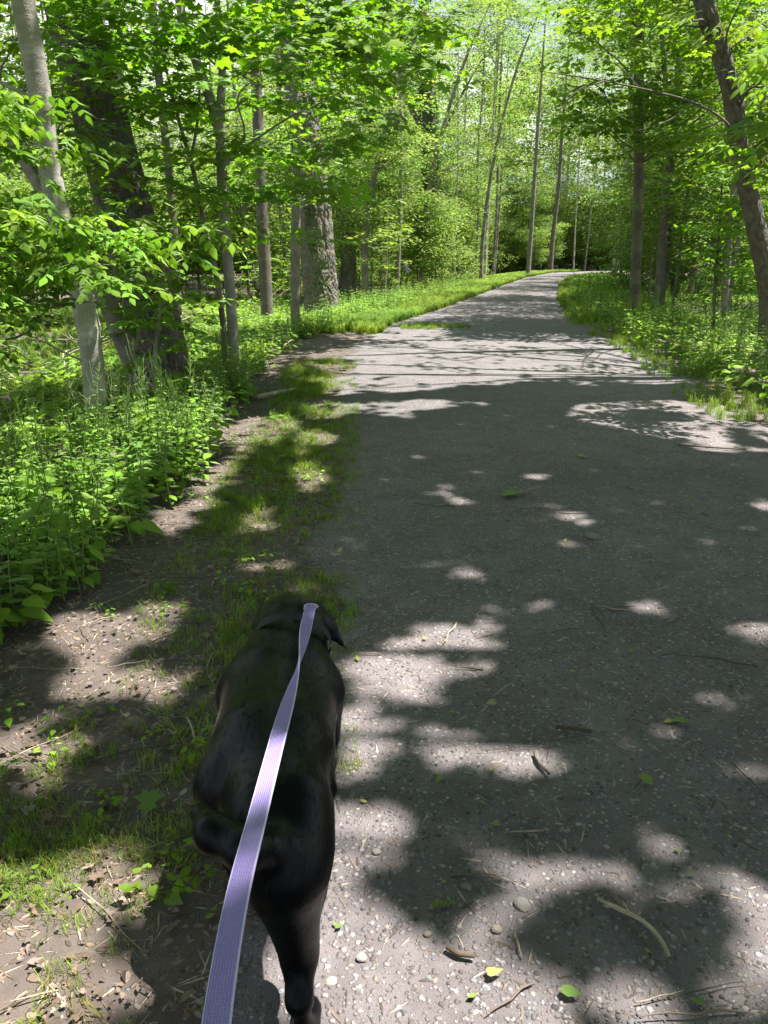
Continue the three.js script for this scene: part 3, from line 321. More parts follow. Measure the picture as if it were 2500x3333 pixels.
// trees leaning their crowns over the farther path
[[8.2, -23.5, 6.6, 8.2, 2.8], [-0.6, -26.5, 2.2, 8.6, 2.8], [10.8, -30, 9.6, 9.2, 3.0], [1.6, -34, 4.4, 9.6, 3.0], [14, -38, 12, 10.6, 3.2], [5.2, -43, 8, 12, 3.4], [17.5, -48, 15.5, 12, 3.4], [9.4, -19.6, 7.6, 8.8, 2.6], [10.2, -26.6, 8.4, 10.2, 2.8], [13, -34, 10.8, 10.4, 3.0]].forEach(([x, z, cx, cy, w], k) => { tree({ name: 'arching_maple', seed: 80 + k, label: ['maple across the path holding its crown over it past the straight dark trunk', 'maple by the grey snag reaching its crown over the path', 'second arching maple across the path', 'maple before the vine-clad tree arching over the path', 'third arching maple across the path', 'maple just past the vine-clad tree arching over the path', 'farthest arching maple, on the inside of the bend', 'maple close behind the straight dark trunk, its crown over the path', 'tall maple between the first and second arching maples', 'tall maple between the second and third arching maples'][k], trunk: [gv(x, z), V(x, 2, z), V(lerp(x, cx, 0.15), cy * 0.5, z), V(lerp(x, cx, 0.5), cy * 0.85, z), V(cx, cy + 1.6, z)], radii: [0.11, 0.1, 0.08, 0.06, 0.015], radial: 12, segs: 50, bark: k % 2 ? M.thin : M.thinDark, uvm: [0.4, 0.8],
  blobs: [B(cx, cy, z, w, 1.6, 3.0, k % 2 && k < 6 ? 90 : 210, 'clump', M.farLeaf, { limbs: 6, lr: 0.035, gap: 0.4, s: 0.85 }), B(lerp(x, cx, 0.3), cy * 0.55, z + 0.3, 1.6, 1.4, 1.6, 80, 'clump', M.farLeaf, { limbs: 4, lr: 0.025, gap: 0.36, s: 0.8 }), B(x, cy * 0.3, z + 0.2, 1.3, 0.9, 1.3, 40, 'clump', M.farLeaf, { limbs: 3, lr: 0.02, gap: 0.36, s: 0.75 })] }); });
// crowns that shade the near path: trees standing at the path side out of the frame
{
  const spots = [[6.6, -1.6], [7.2, -5.6], [6.9, -10.2], [-3.6, 1.6], [1.2, 6.5]], lists = spots.map(() => []), r = rng(77);
  for (let k = 0; k < 175000; k++) {
    const gx = lerp(-9, 6, r()), gz = lerp(-16.5, 6, r()), y = lerp(6.6, 11.5, r()), o = opening(gx, gz);
    if (o && r() < (gx > -1.45 ? 0.97 : 0.94)) continue; if (gz < -9.2 && gx > -1.5 && r() < 0.82) continue; if (gz < -13 && r() < 0.5) continue;
    const p = V(gx + SUN.x * y / SUN.y, y, gz + SUN.z * y / SUN.y); let b = 0, bd = 1e9; spots.forEach(([x, z], i) => { const d = (x - p.x) ** 2 + (z - p.z) ** 2; if (d < bd) bd = d, b = i; });
    lists[b].push({ p, ry: r() * 6.283, rx: (r() - 0.5) * 0.7, rz: (r() - 0.5) * 0.7, s: 1.05 + 0.5 * r(), c: leafTint(r) });
  }
  const where = ['beside the path level with the dog', 'beside the path ahead of the dog', 'beside the path short of the leaning trunk', 'on the bank behind the viewer', 'behind the viewer'];
  spots.forEach(([x, z], i) => {
    const base = gv(x, z), t = thing('shade_maple', base, 'maple ' + where[i] + ', its crown shading the gravel', 'tree'), l = lists[i]; if (!l.length) return;
    part('trunk', tube([V(0, 0, 0), V(0.05, 2, 0.05), V(-0.1, 6, 0), V(-0.1, 11, 0.1), V(0, 15, 0)], [0.22, 0.19, 0.16, 0.1, 0.02], 18, 60, [0.5, 1], smoothBark(0.08), Math.PI), M.thin, t);
    for (let k = 0; k < 16; k++) { const e = l[Math.floor(r() * l.length)].p.clone().sub(base), a = V(-0.08, Math.max(6.2, e.y - 0.5 * Math.hypot(e.x, e.z)), 0); part('limb', tube(crooked(a, e, r, 0.08), [0.05, 0.035, 0.01], 7, 16, [0.3, 0.6]), M.thin, t); }
    instances('crown', G.leaf[0], M.maple, l, t, base);
  });
}

const spot = (x, z) => { const t = x / -z; return (t < -0.36 ? 'out past the pale trunk' : t < -0.2 ? 'between the pale trunk and the forked maple' : t < -0.09 ? 'between the forked maple and the thick furrowed trunk' : t < 0.05 ? 'between the grey snag and the vine-clad tree' : t < 0.2 ? 'between the vine-clad tree and the path bend' : t < 0.31 ? 'between the path bend and the straight dark trunk' : t < 0.45 ? 'between the straight dark trunk and the leaning one' : 'out past the leaning trunk') + (z > -28 ? ', near' : z > -48 ? ', mid-distance' : ', far'); };
// the wood on both sides, farther off: young trees and tall poles, each its own tree
{
  const protos = [];
  const proto = (seed, H, rad, bark, blobs, lean) => { const r = rng(seed), pts = [V(0, -0.1, 0)]; for (let k = 1; k <= 5; k++) pts.push(V(lean * k / 5 + (r() - 0.5) * 0.12, H * k / 5, (r() - 0.5) * 0.2)); const o = tree({ name: 'woodland_tree', seed, label: 'x', trunk: pts, radii: [rad, rad * 0.9, rad * 0.75, rad * 0.5, 0.012], radial: 8, segs: 26, bark, uvm: [0.3, 0.6], blobs }); scene.remove(o); taken.set('woodland_tree', 0); o.name = 'woodland_tree'; return o; };
  const young = (s, H) => [B(0, H * 0.45, 0, 1.4, H * 0.24, 1.4, 105, 'clump', M.farLeaf, { limbs: 4, lr: 0.015, s: 0.85, gap: 0.3 }), B(0.2, H * 0.78, 0.1, 1.7, H * 0.22, 1.7, 120, 'clump', M.farLeaf, { limbs: 4, lr: 0.014, s: 0.85, gap: 0.3 })];
  const pole = (H) => [B(0, H * 0.4, 0, 1.3, H * 0.1, 1.3, 40, 'clump', M.farLeaf, { limbs: 4, lr: 0.02, gap: 0.4 }), B(0, H * 0.62, 0, 1.5, H * 0.13, 1.5, 60, 'clump', M.farLeaf, { limbs: 5, lr: 0.03, gap: 0.42 }), B(0.2, H * 0.85, 0, 1.8, H * 0.14, 1.8, 60, 'clump', M.farLeaf, { limbs: 5, lr: 0.03, gap: 0.42 })];
  protos.push(proto(201, 5.5, 0.035, M.thin, young(1, 5.5), 0.3), proto(202, 8.5, 0.045, M.thinPale, young(2, 8.5), -0.4), proto(203, 4, 0.028, M.thinDark, young(3, 4), 0.2), proto(204, 17, 0.065, M.thinPale, pole(17), 0.5), proto(205, 19, 0.085, M.thin, pole(19), -0.4), proto(206, 14, 0.07, M.thin, pole(14), 0.3));
  const r = rng(303), put = (x, z, k, s, label, group) => { const o = protos[k].clone(); o.name = numbered('woodland_tree'); o.position.copy(onGround(x, z)); o.rotation.y = r() * 6.28; o.scale.setScalar(s); scene.add(o); o.userData = { label, category: 'tree', group }; };
  let n = 0; const used = [];
  const fits = (x, z, d) => { for (const [a, b] of used) if ((a - x) ** 2 + (b - z) ** 2 < d * d) return false; used.push([x, z]); return true; };
  for (let k = 0; k < 2600 && n < 230; k++) {
    const z = -17 - 63 * Math.pow(r(), 0.85), left = r() < 0.52, l = pathL(z), e = pathR(z); const x = left ? l - 2.8 - 24 * Math.pow(r(), 1.4) : Math.min(e, 60) + 2.4 + 22 * Math.pow(r(), 1.4); if (z < -56 && !left && x < 40) { if (x < 18 + 8 * r()) continue; }
    if (Math.abs(x / z) > 0.72 || (left && z > -26 && x > -12) || !fits(x, z, 1.5)) continue; const tall = r() < (z < -32 ? 0.42 : 0.2); n++;
    put(x, z, tall ? 3 + Math.floor(r() * 3) : Math.floor(r() * 3), 0.8 + 0.45 * r(), (tall ? 'tall thin pole-like tree ' : 'slender leafy young tree ') + spot(x, z), (tall ? 'tall trees ' : 'young trees ') + spot(x, z));
  }
  for (let k = 0; k < 40; k++) { const z = -11 - 22 * r(), x = Math.max(z * 0.74, -7 - 14 * r()); if (x > -7 || !fits(x, z, 1.2)) continue; put(x, z, Math.floor(r() * 3), 0.8 + 0.4 * r(), 'leafy young tree beyond the clearing ' + spot(x, z), 'clearing trees ' + spot(x, z)); }
  for (let k = 0; k < 70; k++) { const x = lerp(-8, 30, Math.pow(r(), 1.7)), z = -68 - 22 * r() - (x > 12 ? 8 : 0); if (!fits(x, z, 1.6)) continue; const tall = r() < 0.55; put(x, z, tall ? 3 + Math.floor(r() * 3) : Math.floor(r() * 3), 0.9 + 0.4 * r(), 'tree in the wood closing the view beyond the bend', 'trees beyond the path bend'); }
  // trees to the sides and behind, which close in the place
  for (let k = 0; k < 26; k++) { const a = lerp(-2.2, 2.2, k / 25 + (r() - 0.5) * 0.03), d = 13 + 9 * r(), x = Math.sin(a) * d + 1, z = Math.cos(a) * d - 2; if (Math.abs(x / Math.min(-0.1, z)) < 0.75 && z < -2) continue; put(x, z, k % 2 ? 3 + (k % 3) : k % 3, 1, 'woodland tree standing around behind the viewer', 'trees behind the viewer'); }
  // the far wood as one mass
  const l = []; for (let k = 0; k < 27000; k++) { const a = lerp(-0.72, 0.72, r()) + (r() < 0.25 ? (r() < 0.5 ? -0.5 : 0.5) : 0), d = 70 + 38 * r(), x = Math.sin(a) * d, z = -Math.cos(a) * d, y = r() < 0.4 ? 6 * r() : Math.pow(r(), 1.1) * (14 + 9 * fbm(x * 0.12, 3, 2)); if (fbm(x * 0.3 + 8, y * 0.4 + z * 0.2, 3) < 0.38 + 0.004 * y) continue; l.push({ p: V(x, y + 0.2, z), ry: r() * 6.28, rx: (r() - 0.5) * 0.6, rz: (r() - 0.5) * 0.6, s: 1.7 + 1.3 * r(), c: leafTint(r, 0.04) }); }
  stuff('far_woodland', G.clump[0], M.farLeaf, l, 'pale green mass of leaves of the far wood behind everything', 'woods');
}

// ------------------------------------------------------------------ herbs and grass
function herb(seed, kind) {  // returns { stem, leaves: [geometry], flowers: [geometry] }
  const r = rng(seed), q = (a, b) => a + (b - a) * r(), st = new Sheet(), leaves = [], extra = [];
  const one = (half, len, wid, m, fold, curl) => { const s = new Sheet(); s.leaf(half, len, wid, m, fold, curl); return s.done(); };
  if (kind === 'nettle') { const H = q(0.3, 0.52), lx = q(-0.06, 0.06), lz = q(-0.06, 0.06); st.tube([[0, -0.03, 0], [lx * 0.4, H * 0.5, lz * 0.4], [lx, H, lz]], 0.0045); const n = 7; for (let k = 0; k < n; k++) { const t = 0.2 + 0.8 * k / (n - 1), d = lerp(0.08, 0.03, Math.max(0, t - 0.3) / 0.7) * q(0.85, 1.15), a0 = k * 1.571 + q(-0.3, 0.3); for (const a of [a0, a0 + Math.PI]) leaves.push(one(r() < 0.5 ? HEART : OVATE, d, d * 0.95, mtx(lx * t + Math.cos(a) * 0.015, H * t, lz * t - Math.sin(a) * 0.015, a, q(-0.25, 0.25), q(-0.35, 0.25)), 0.25, 0.3)); } }
  if (kind === 'mustard') { const H = q(0.55, 0.9), lx = q(-0.1, 0.1), lz = q(-0.1, 0.1), at = (t) => [lx * t * t, H * t, lz * t * t]; st.tube([[0, -0.03, 0], at(0.4), at(0.7), at(1)], 0.0038); for (let b = 0; b < 3; b++) { const t = 0.5 + 0.12 * b, a = q(0, 6.28), p = at(t); st.tube([p, [p[0] + Math.cos(a) * 0.05, p[1] + 0.12, p[2] + Math.sin(a) * 0.05], [p[0] + Math.cos(a) * 0.08, p[1] + 0.26, p[2] + Math.sin(a) * 0.08]], 0.0025); } for (let k = 0; k < 26; k++) { const t = 0.6 + 0.4 * r(), p = at(t), a = q(0, 6.28), l = q(0.035, 0.06); st.tube([p, [p[0] + Math.cos(a) * l * 0.75, p[1] + l * 0.8, p[2] + Math.sin(a) * l * 0.75]], 0.0016); }
    for (let k = 0; k < 11; k++) { const t = 0.12 + 0.62 * k / 10, a = k * 2.4, d = lerp(0.075, 0.03, k / 10), p = at(t); leaves.push(one(HEART, d, d * 0.9, mtx(p[0] + Math.cos(a) * 0.02, p[1], p[2] - Math.sin(a) * 0.02, a, q(-0.3, 0.3), q(-0.3, 0.3)), 0.2, 0.25)); } }
  if (kind === 'low') { for (let k = 0; k < 9; k++) { const a = q(0, 6.28), h = q(0.06, 0.2), e = q(0.04, 0.13), d = q(0.05, 0.09), p = [Math.cos(a) * e, h, Math.sin(a) * e]; st.tube([[0, -0.02, 0], [p[0] * 0.4, h * 0.7, p[2] * 0.4], p], 0.0018); leaves.push(one(r() < 0.5 ? HEART : OVATE, d, d * 1.05, mtx(p[0], p[1], p[2], -a, q(-0.3, 0.3), q(-0.4, 0.2)), 0.15, 0.25)); } }
  if (kind === 'rocket') { const H = q(0.7, 1.0); for (let b = 0; b < 3; b++) { const a = q(0, 6.28), e = q(0.04, 0.16), top = [Math.cos(a) * e, H * q(0.8, 1), Math.sin(a) * e]; st.tube([[0, -0.03, 0], [top[0] * 0.3, H * 0.5, top[2] * 0.3], top], 0.004); for (let k = 0; k < 9; k++) { const fx = top[0] + q(-0.04, 0.04), fy = top[1] + q(-0.07, 0.05), fz = top[2] + q(-0.04, 0.04), s = new Sheet(); for (let w = 0; w < 4; w++) s.leaf(OVATE, 0.014, 0.022, mtx(fx, fy, fz, w * 1.571 + b, 0, q(-0.3, 0.1)), 0.1, 0.1); extra.push(s.done()); } } for (let k = 0; k < 10; k++) { const t = q(0.1, 0.75), a = q(0, 6.28), d = q(0.06, 0.1); leaves.push(one(OVATE, d, d * 0.5, mtx(Math.cos(a) * 0.02, H * t, Math.sin(a) * 0.02, -a, 0, q(-0.3, 0.3)), 0.2, 0.3)); } }
  if (kind === 'broad') { for (let k = 0; k < 7; k++) { const a = k * 0.9 + q(-0.2, 0.2), h = q(0.14, 0.34), e = q(0.05, 0.16), d = q(0.1, 0.17), p = [Math.cos(a) * e, h, Math.sin(a) * e]; st.tube([[0, -0.02, 0], [p[0] * 0.4, h * 0.7, p[2] * 0.4], p], 0.003); leaves.push(one(HEART, d, d * 0.95, mtx(p[0], p[1], p[2], -a, q(-0.3, 0.3), q(-0.45, 0.1)), 0.18, 0.35)); } }
  return { stem: st.done(), leaves, extra };
}
const BROAD = [341, 342, 343].map((s) => herb(s, 'broad'));
const whole = (h) => mergeGeometries([h.stem, ...h.leaves]);
const grassTuft = (seed, n, h0, h1, w) => { const r = rng(seed), q = (a, b) => a + (b - a) * r(), s = new Sheet(); for (let k = 0; k < n; k++) { const a = q(0, 6.28), h = q(h0, h1), e = q(0.15, 0.8) * h, x = q(-0.035, 0.035), z = q(-0.035, 0.035), c = Math.cos(a), d = Math.sin(a); s.strip([[x, -0.01, z], [x + c * e * 0.2, h * 0.5, z + d * e * 0.2], [x + c * e * 0.55, h * 0.85, z + d * e * 0.55], [x + c * e, h * (0.95 - 0.35 * r()), z + d * e]], w * q(0.7, 1.3)); } return s.done(); };
const NETTLE = [301, 302, 303, 304].map((s) => herb(s, 'nettle')), MUSTARD = [311, 312, 313].map((s) => herb(s, 'mustard')), LOW = [321, 322].map((s) => herb(s, 'low')), ROCKET = [331, 332].map((s) => herb(s, 'rocket'));
M.petal = leafMat(0.42, 0.33, 0.62, 0.35, 0);
const herbTint = (r, x, z) => { const b = 0.6 + 0.75 * r(), w = (fbm(x * 0.6, z * 0.6 + 50, 2) - 0.45) * 0.9 + (r() - 0.5) * 0.2; return C(b * (1 + 0.5 * w), b * (1 + 0.1 * w), b * (1 - 0.4 * w)); };
const gravelSpot = (x, z) => z > -2 ? (x < 0.45 ? 'close beside the dog' : 'in the near corner opposite the dog') : z > -3.6 ? (x < 0.6 ? 'just ahead of the dog' : 'in the shade out from the dog') : z > -6 ? 'in the broad shade ahead of the dog' : 'far off short of the sunny stretch';
const bankSpot = (z) => z > -3 ? 'nearest the viewer' : z > -4.6 ? 'in the shaded part past the dog' : z > -6.4 ? 'before the pale trunk' : z > -8.4 ? 'before the furrowed trunk' : 'before the forked maple';
// individual plants along the front of the bank
function plantThing(name, h, m, x, z, s, label, category, group) { const t = thing(name, onGround(x, z), label, category, group); t.rotation.y = R() * 6.28; t.scale.setScalar(s); part('stem', h.stem, M.stem, t); for (const g of h.leaves) part('leaf', g, m, t); if (h.extra.length) for (const g of h.extra) part('flower', g, M.petal, t); return t; }
const herbMats = [M.herb, leafMat(0.2, 0.34, 0.022, 0.5), leafMat(0.13, 0.275, 0.02, 0.5)];
const bankEdge = (z) => pathL(z) - 1.0 - 0.22 * smooth(-4, -2.2, z) + 0.28 * (fbm(z * 1.2, 77, 3) - 0.5) * 2 - (z > -2.3 ? 0.12 : 0);
{ for (let k = 0; k < 30; k++) { const z = -2 - 8 * R(), x = bankEdge(z) - 0.02 - 0.5 * R(); plantThing('broadleaf_weed', pick(BROAD), pick(herbMats), x, z, rr(0.6, 1.1), 'large-leaved weed at the front of the bank ' + bankSpot(z), 'weed', 'large-leaved weeds ' + bankSpot(z)); }
  for (let k = 0; k < 36; k++) { const z = -2.2 - 9 * R(), x = bankEdge(z) - 0.05 - 1.2 * R(), h = rr(0.3, 0.7), o = solo('dry_stalk', tube([V(0, -0.02, 0), V(rr(-0.05, 0.05), h * 0.5, rr(-0.05, 0.05)), V(rr(-0.2, 0.2), h, rr(-0.2, 0.2))], [0.0035, 0.003, 0.0015], 5, 8, [0.1, 0.3]), M.dead, 'dry tan stalk on the bank ' + bankSpot(z), 'stalk', 'dry stalks ' + bankSpot(z)); o.position.copy(onGround(x, z)); }
  let n = 0; for (let k = 0; k < 400 && n < 84; k++) { const z = -1.75 - 6.6 * Math.pow(R(), 1.4), x = bankEdge(z) - 0.05 - 0.75 * R() * R(); n++; plantThing('nettle', pick(NETTLE), pick(herbMats), x, z, rr(0.7, 1.1), 'leafy nettle-like weed in the front of the bank ' + bankSpot(z), 'weed', 'front weeds ' + bankSpot(z)); }
  for (let k = 0; k < 40; k++) { const z = -4.5 - 5 * R(), x = bankEdge(z) - 0.1 - 1.0 * R() * (z < -7 ? 0.4 : 1); plantThing('garlic_mustard', pick(MUSTARD), pick(herbMats), x, z, z < -7 ? rr(0.6, 0.8) : rr(0.8, 1.15), 'tall weed with seed pods on the bank ' + bankSpot(z), 'weed', 'seeding weeds ' + bankSpot(z)); }
  for (let k = 0; k < 44; k++) { const z = -8.6 - 6 * R(), x = pathR(z) + 0.75 + 1.9 * R(); plantThing('garlic_mustard', pick(MUSTARD), pick(herbMats), x, z, rr(0.8, 1.2), 'tall seed-pod weed across the path ' + (z > -10.5 ? 'nearest the sunny gravel' : z > -12.8 ? 'before the leaning trunk' : 'between the leaning trunk and the straight one'), 'weed', 'seed-pod weeds across the path ' + (z > -10.5 ? 'nearest the sunny gravel' : z > -12.8 ? 'before the leaning trunk' : 'between the trunks')); }
  const fl = [[2.2, -39], [2.6, -40.5], [2.9, -41.2], [3.1, -40.2], [1.9, -41], [0.6, -27], [0.9, -27.6], [0.4, -28], [1.5, -33], [6.5, -15.6], [6.8, -16], [6.9, -15.2], [6.2, -15.9], [5.6, -14.6]]; fl.forEach(([x, z], k) => plantThing('dames_rocket', pick(ROCKET), M.herb, x, z, rr(1.1, 1.6), x > 5 ? 'lilac-flowered wild plant among the weeds across the path' : x > 1.7 ? 'lilac-flowered wild plant at the foot of the vine-clad tree' : 'lilac-flowered wild plant in the grass by the grey snag', 'flower', x > 5 ? 'lilac flowers across the path' : x > 1.7 ? 'lilac flowers by the vine-clad tree' : 'lilac flowers by the snag')); }
// the mass of undergrowth
const strawy = (l) => { const r = rng(l.length); for (const e of l) { if (r() < 0.22) e.c = C(1.5, 0.85, 2.6).multiplyScalar(0.6 + 0.4 * r()); e.rx *= 2.5; e.rz *= 2.5; } return l; };
const lowBack = (l) => { for (const e of l) if (e.p.z < -6.3 && e.p.z > -20 && e.p.x < pathL(e.p.z) - 1.45) e.s *= 0.5; return l; };
function scatter(n, seed, fx, ok, s0, s1, dy = 0) { const r = rng(seed), l = []; for (let k = 0; k < n; k++) { const [x, z] = fx(r); if (ok && !ok(x, z, r)) continue; l.push({ p: onGround(x, z, dy), ry: r() * 6.28, rx: (r() - 0.5) * 0.24, rz: (r() - 0.5) * 0.24, s: lerp(s0, s1, r()), c: herbTint(r, x, z) }); } return l; }
const bankSide = (r) => { const z = -1.6 - 20 * Math.pow(r(), 1.3), x = bankEdge(z) - 0.15 - 3.6 * Math.pow(r(), 1.5); return [x, z]; };
const farSide = (r) => { const z = -7.4 - 28 * Math.pow(r(), 1.2), x = pathR(z) + 0.3 + 5 * Math.pow(r(), 1.2); return [x, z]; };
NETTLE.forEach((h, k) => { const g = whole(h), a = k < 3 ? scatter(620, 400 + k, bankSide, (x, z, r) => pathL(z) - x < 2.2 ? true : fbm(x, z, 2) > 0.45, 0.65, 1.15) : [], b = scatter(330, 410 + k, farSide, (x, z) => fbm(x * 0.8, z * 0.8, 2) > 0.4, 0.7, 1.2), c = scatter(150, 420 + k, (r) => { const z = -14 - 22 * r(); return [pathL(z) - 0.9 - 2.2 * r(), z]; }, null, 0.9, 1.4); stuff('undergrowth', g, M.herb, lowBack([...a, ...b, ...c]), ['leafy green weeds filling the bank and verges', 'broad-leaved weeds mixed through the bank and verges', 'dark green leafy weeds within the bank and verges', 'leafy weeds on the verge across the path'][k], 'undergrowth'); });
MUSTARD.slice(0, 2).forEach((h, k) => stuff('undergrowth', whole(h), M.herb, lowBack([...scatter(110, 430 + k, (r) => { const z = -4 - 12 * r(); return [bankEdge(z) - 0.3 - 2.4 * r(), z]; }, null, 0.75, 1.1), ...scatter(150, 440 + k, farSide, null, 0.8, 1.15)]), ['thin seeding weeds standing through the bank and verges', 'yellowish seeding weeds mixed among the leafy ones'][k], 'undergrowth'));
LOW.forEach((h, k) => { const g = whole(h); stuff('ground_cover', g, M.herb, [...scatter(1500, 450 + k, (r) => { const z = -3 - 26 * Math.pow(r(), 1.1); return [pathL(z) - 1.6 - 12 * Math.pow(r(), 1.4), z]; }, (x, z) => fbm(x * 0.7, z * 0.7 + 3, 3) > 0.4, 0.9, 1.7), ...scatter(420, 460 + k, bankSide, null, 0.8, 1.5), ...scatter(120, 470 + k, (r) => { const z = -1.3 - 8 * r(); return [pathL(z) - 0.1 - 0.95 * r(), z]; }, (x, z) => fbm(x * 2, z * 2, 2) > 0.55, 0.15, 0.42), ...scatter(1300, 480 + k, (r) => { const z = -6 - 40 * r(); return [pathR(z) + 0.5 + 14 * Math.pow(r(), 1.3), z]; }, null, 0.9, 1.9)], ['low round-leaved plants covering the forest floor', 'small low leafy plants dotted over floor and shoulder'][k], 'ground cover'); });
const T1 = grassTuft(501, 15, 0.02, 0.068, 0.0015), T2 = grassTuft(502, 16, 0.06, 0.17, 0.0026), T3 = grassTuft(503, 24, 0.08, 0.25, 0.005);
stuff('verge_grass', T1, M.grass, strawy([...scatter(13000, 510, (r) => { const z = -1.9 - 9.5 * r(); return [pathL(z) + 0.16 - 0.95 * r(), z]; }, (x, z, r) => fbm(x * 2.3 + 4, z * 1.6, 4) * 1.0 > 0.22 + 0.46 * r() + 0.25 * Math.abs(pathL(z) - 0.32 - x), 0.2, 0.9), ...scatter(3600, 511, (r) => [lerp(-1.5, -0.4, r()), lerp(-2.3, -0.95, r())], (x, z, r) => fbm(x * 3.1, z * 3.1 + 20, 4) > 0.42 + 0.3 * r(), 0.4, 0.85)]), 'short patchy grass along the trodden shoulder of the path', 'grass');
stuff('verge_grass', T2, M.grass, [...scatter(300, 512, (r) => { const z = -2.4 - 8 * r(); return [pathL(z) - 0.1 - 0.6 * r(), z]; }, (x, z) => fbm(x * 2.3 + 4, z * 1.6, 3) > 0.55, 0.5, 0.85), ...scatter(2300, 513, (r) => { const z = -7 - 24 * Math.pow(r(), 1.2); return [pathR(z) + 0.3 * (fbm(z * 1.1, 5, 3) - 0.5) - 0.2 + 1.0 * r(), z]; }, (x, z, r) => fbm(x * 1.6, z * 1.6, 3) > 0.3 + 0.35 * r(), 0.35, 1.05), ...scatter(500, 514, (r) => [rr2(r, 0.3, 1.8), rr2(r, -17.2, -15.4)], (x, z) => ((x - 1.0) / 0.8) ** 2 + ((z + 16.3) / 0.6) ** 2 < 1, 0.4, 0.8)], 'green grass fringing the far verge and the island in the gravel', 'grass');
function rr2(r, a, b) { return a + (b - a) * r(); }
stuff('meadow_grass', T3, M.grass, [...scatter(5200, 515, (r) => { const z = -15 - 48 * Math.pow(r(), 1.1); return [pathL(z) + 0.1 - 3.6 * Math.pow(r(), 1.2) * (z < -22 ? 1 : 0.6), z]; }, null, 0.7, 1.2), ...scatter(2400, 516, (r) => { const z = -18 - 38 * r(); return [pathR(z) - 0.1 + 3.2 * r(), z]; }, null, 0.7, 1.15), ...scatter(9000, 517, (r) => { const z = -9 - 24 * r(); return [pathL(z) - 2.4 - 14 * r(), z]; }, (x, z) => fbm(x * 0.5, z * 0.5 + 13, 2) > 0.34, 0.5, 1.05)], 'bright lush grass beside the far path and in the clearing', 'grass');
// understorey bushes: leaves at knee to head height through the wood
{
  const r = rng(611), bush = (name, x, z, w, h, n, kind, m, label, group, y = 0) => { const base = onGround(x, z), t = thing(name, base, label, 'shrub', group); for (let k = 0; k < 5; k++) { const a = r() * 6.28; part('stem', tube(crooked(V(0, -0.05, 0), V(Math.cos(a) * w * 0.7, h * (0.6 + 0.4 * r()), Math.sin(a) * w * 0.7), r, 0.1), [0.014, 0.009, 0.003], 5, 8, [0.2, 0.5]), M.twig, t); } const l = []; for (let k = 0; k < n; k++) { const a = r() * 6.28, e = Math.sqrt(r()) * w; l.push({ p: V(x + Math.cos(a) * e, base.y + h * (0.15 + 0.95 * r() * (1 - 0.4 * (e / w) ** 2)), z + Math.sin(a) * e), ry: r() * 6.28, rx: (r() - 0.5) * 0.6, rz: (r() - 0.6) * 0.6, s: 0.7 + 0.6 * r(), c: leafTint(r, y) }); } instances('foliage', pick(G[kind], r), m, l, t, base); };
  for (let k = 0; k < 46; k++) { const z = -13 - 26 * r(), x = pathL(z) - 4 - 16 * Math.pow(r(), 1.2); if (Math.abs(x / z) > 0.7 || (z > -25 && x > -10)) continue; bush('bush', x, z, 0.8 + 0.6 * r(), 1.4 + 1.8 * r(), 60, 'ovate', M.ovate, 'leafy bush in the wood ' + spot(x, z), 'bushes ' + spot(x, z), 0.05); }
  for (let k = 0; k < 40; k++) { const z = -13 - 30 * r(), x = pathR(z) + 2.4 + 12 * Math.pow(r(), 1.2); if (Math.abs(x / z) > 0.7) continue; bush('bush', x, z, 0.7 + 0.6 * r(), 1.2 + 2.2 * r(), 64, r() < 0.5 ? 'maple' : 'ovate', M.maple, 'leafy bush in the wood ' + spot(x, z), 'bushes ' + spot(x, z)); }
  for (let k = 0; k < 30; k++) { const z = -30 - 34 * r(), x = pathL(z) - 3.2 - 9 * r(); bush('bush', x, z, 1 + 0.8 * r(), 1.6 + 2 * r(), 22, 'clump', M.farLeaf, 'rounded bush by the far path ' + spot(x, z), 'rounded bushes ' + spot(x, z), 0.06); }
  for (let k = 0; k < 20; k++) { const x = 4 + 28 * r(), z = -70 - 8 * r(); bush('bush', x, z, 1.2 + 0.8 * r(), 1.8 + 2.4 * r(), 26, 'clump', M.farLeaf, 'shadowy bush beyond the path bend', 'bushes beyond the bend'); }
  // dead brush: thin grey branches lying and arching in the clearing
  for (let k = 0; k < 34; k++) { const near = k < 16, x = near ? lerp(-6.5, -1.9, r()) : lerp(-9, -3.2, r()), z = near ? lerp(-8, -13, r()) : lerp(-15, -25, r()), a = r() * 6.28, L = 0.8 + 1.8 * r(), b = onGround(x, z, 0.02), e = V(x + Math.cos(a) * L, b.y + 0.1 + 0.9 * r(), z + Math.sin(a) * L), o = thing('dead_branch', b, near ? 'dead grey branch lying in the growth behind the bank' : 'pale dead branch arching in the clearing behind the trunks', 'branch', near ? 'dead branches behind the bank' : 'dead branches in the clearing'), rad = 0.008 + 0.014 * r(); part('bough', tube(crooked(V(0, 0, 0), e.clone().sub(b), r, 0.12), [rad, rad * 0.7, rad * 0.2], 6, 14, [0.2, 0.4]), M.deadGrey, o); for (let q = 0; q < 3; q++) { const s = e.clone().sub(b).multiplyScalar(0.3 + 0.5 * r()); part('twig', tube(crooked(s, s.clone().add(V((r() - 0.5) * 0.7, r() * 0.4, (r() - 0.5) * 0.7)), r, 0.15), [rad * 0.5, rad * 0.3, 0.002], 5, 8, [0.2, 0.4]), M.deadGrey, o); } }
}

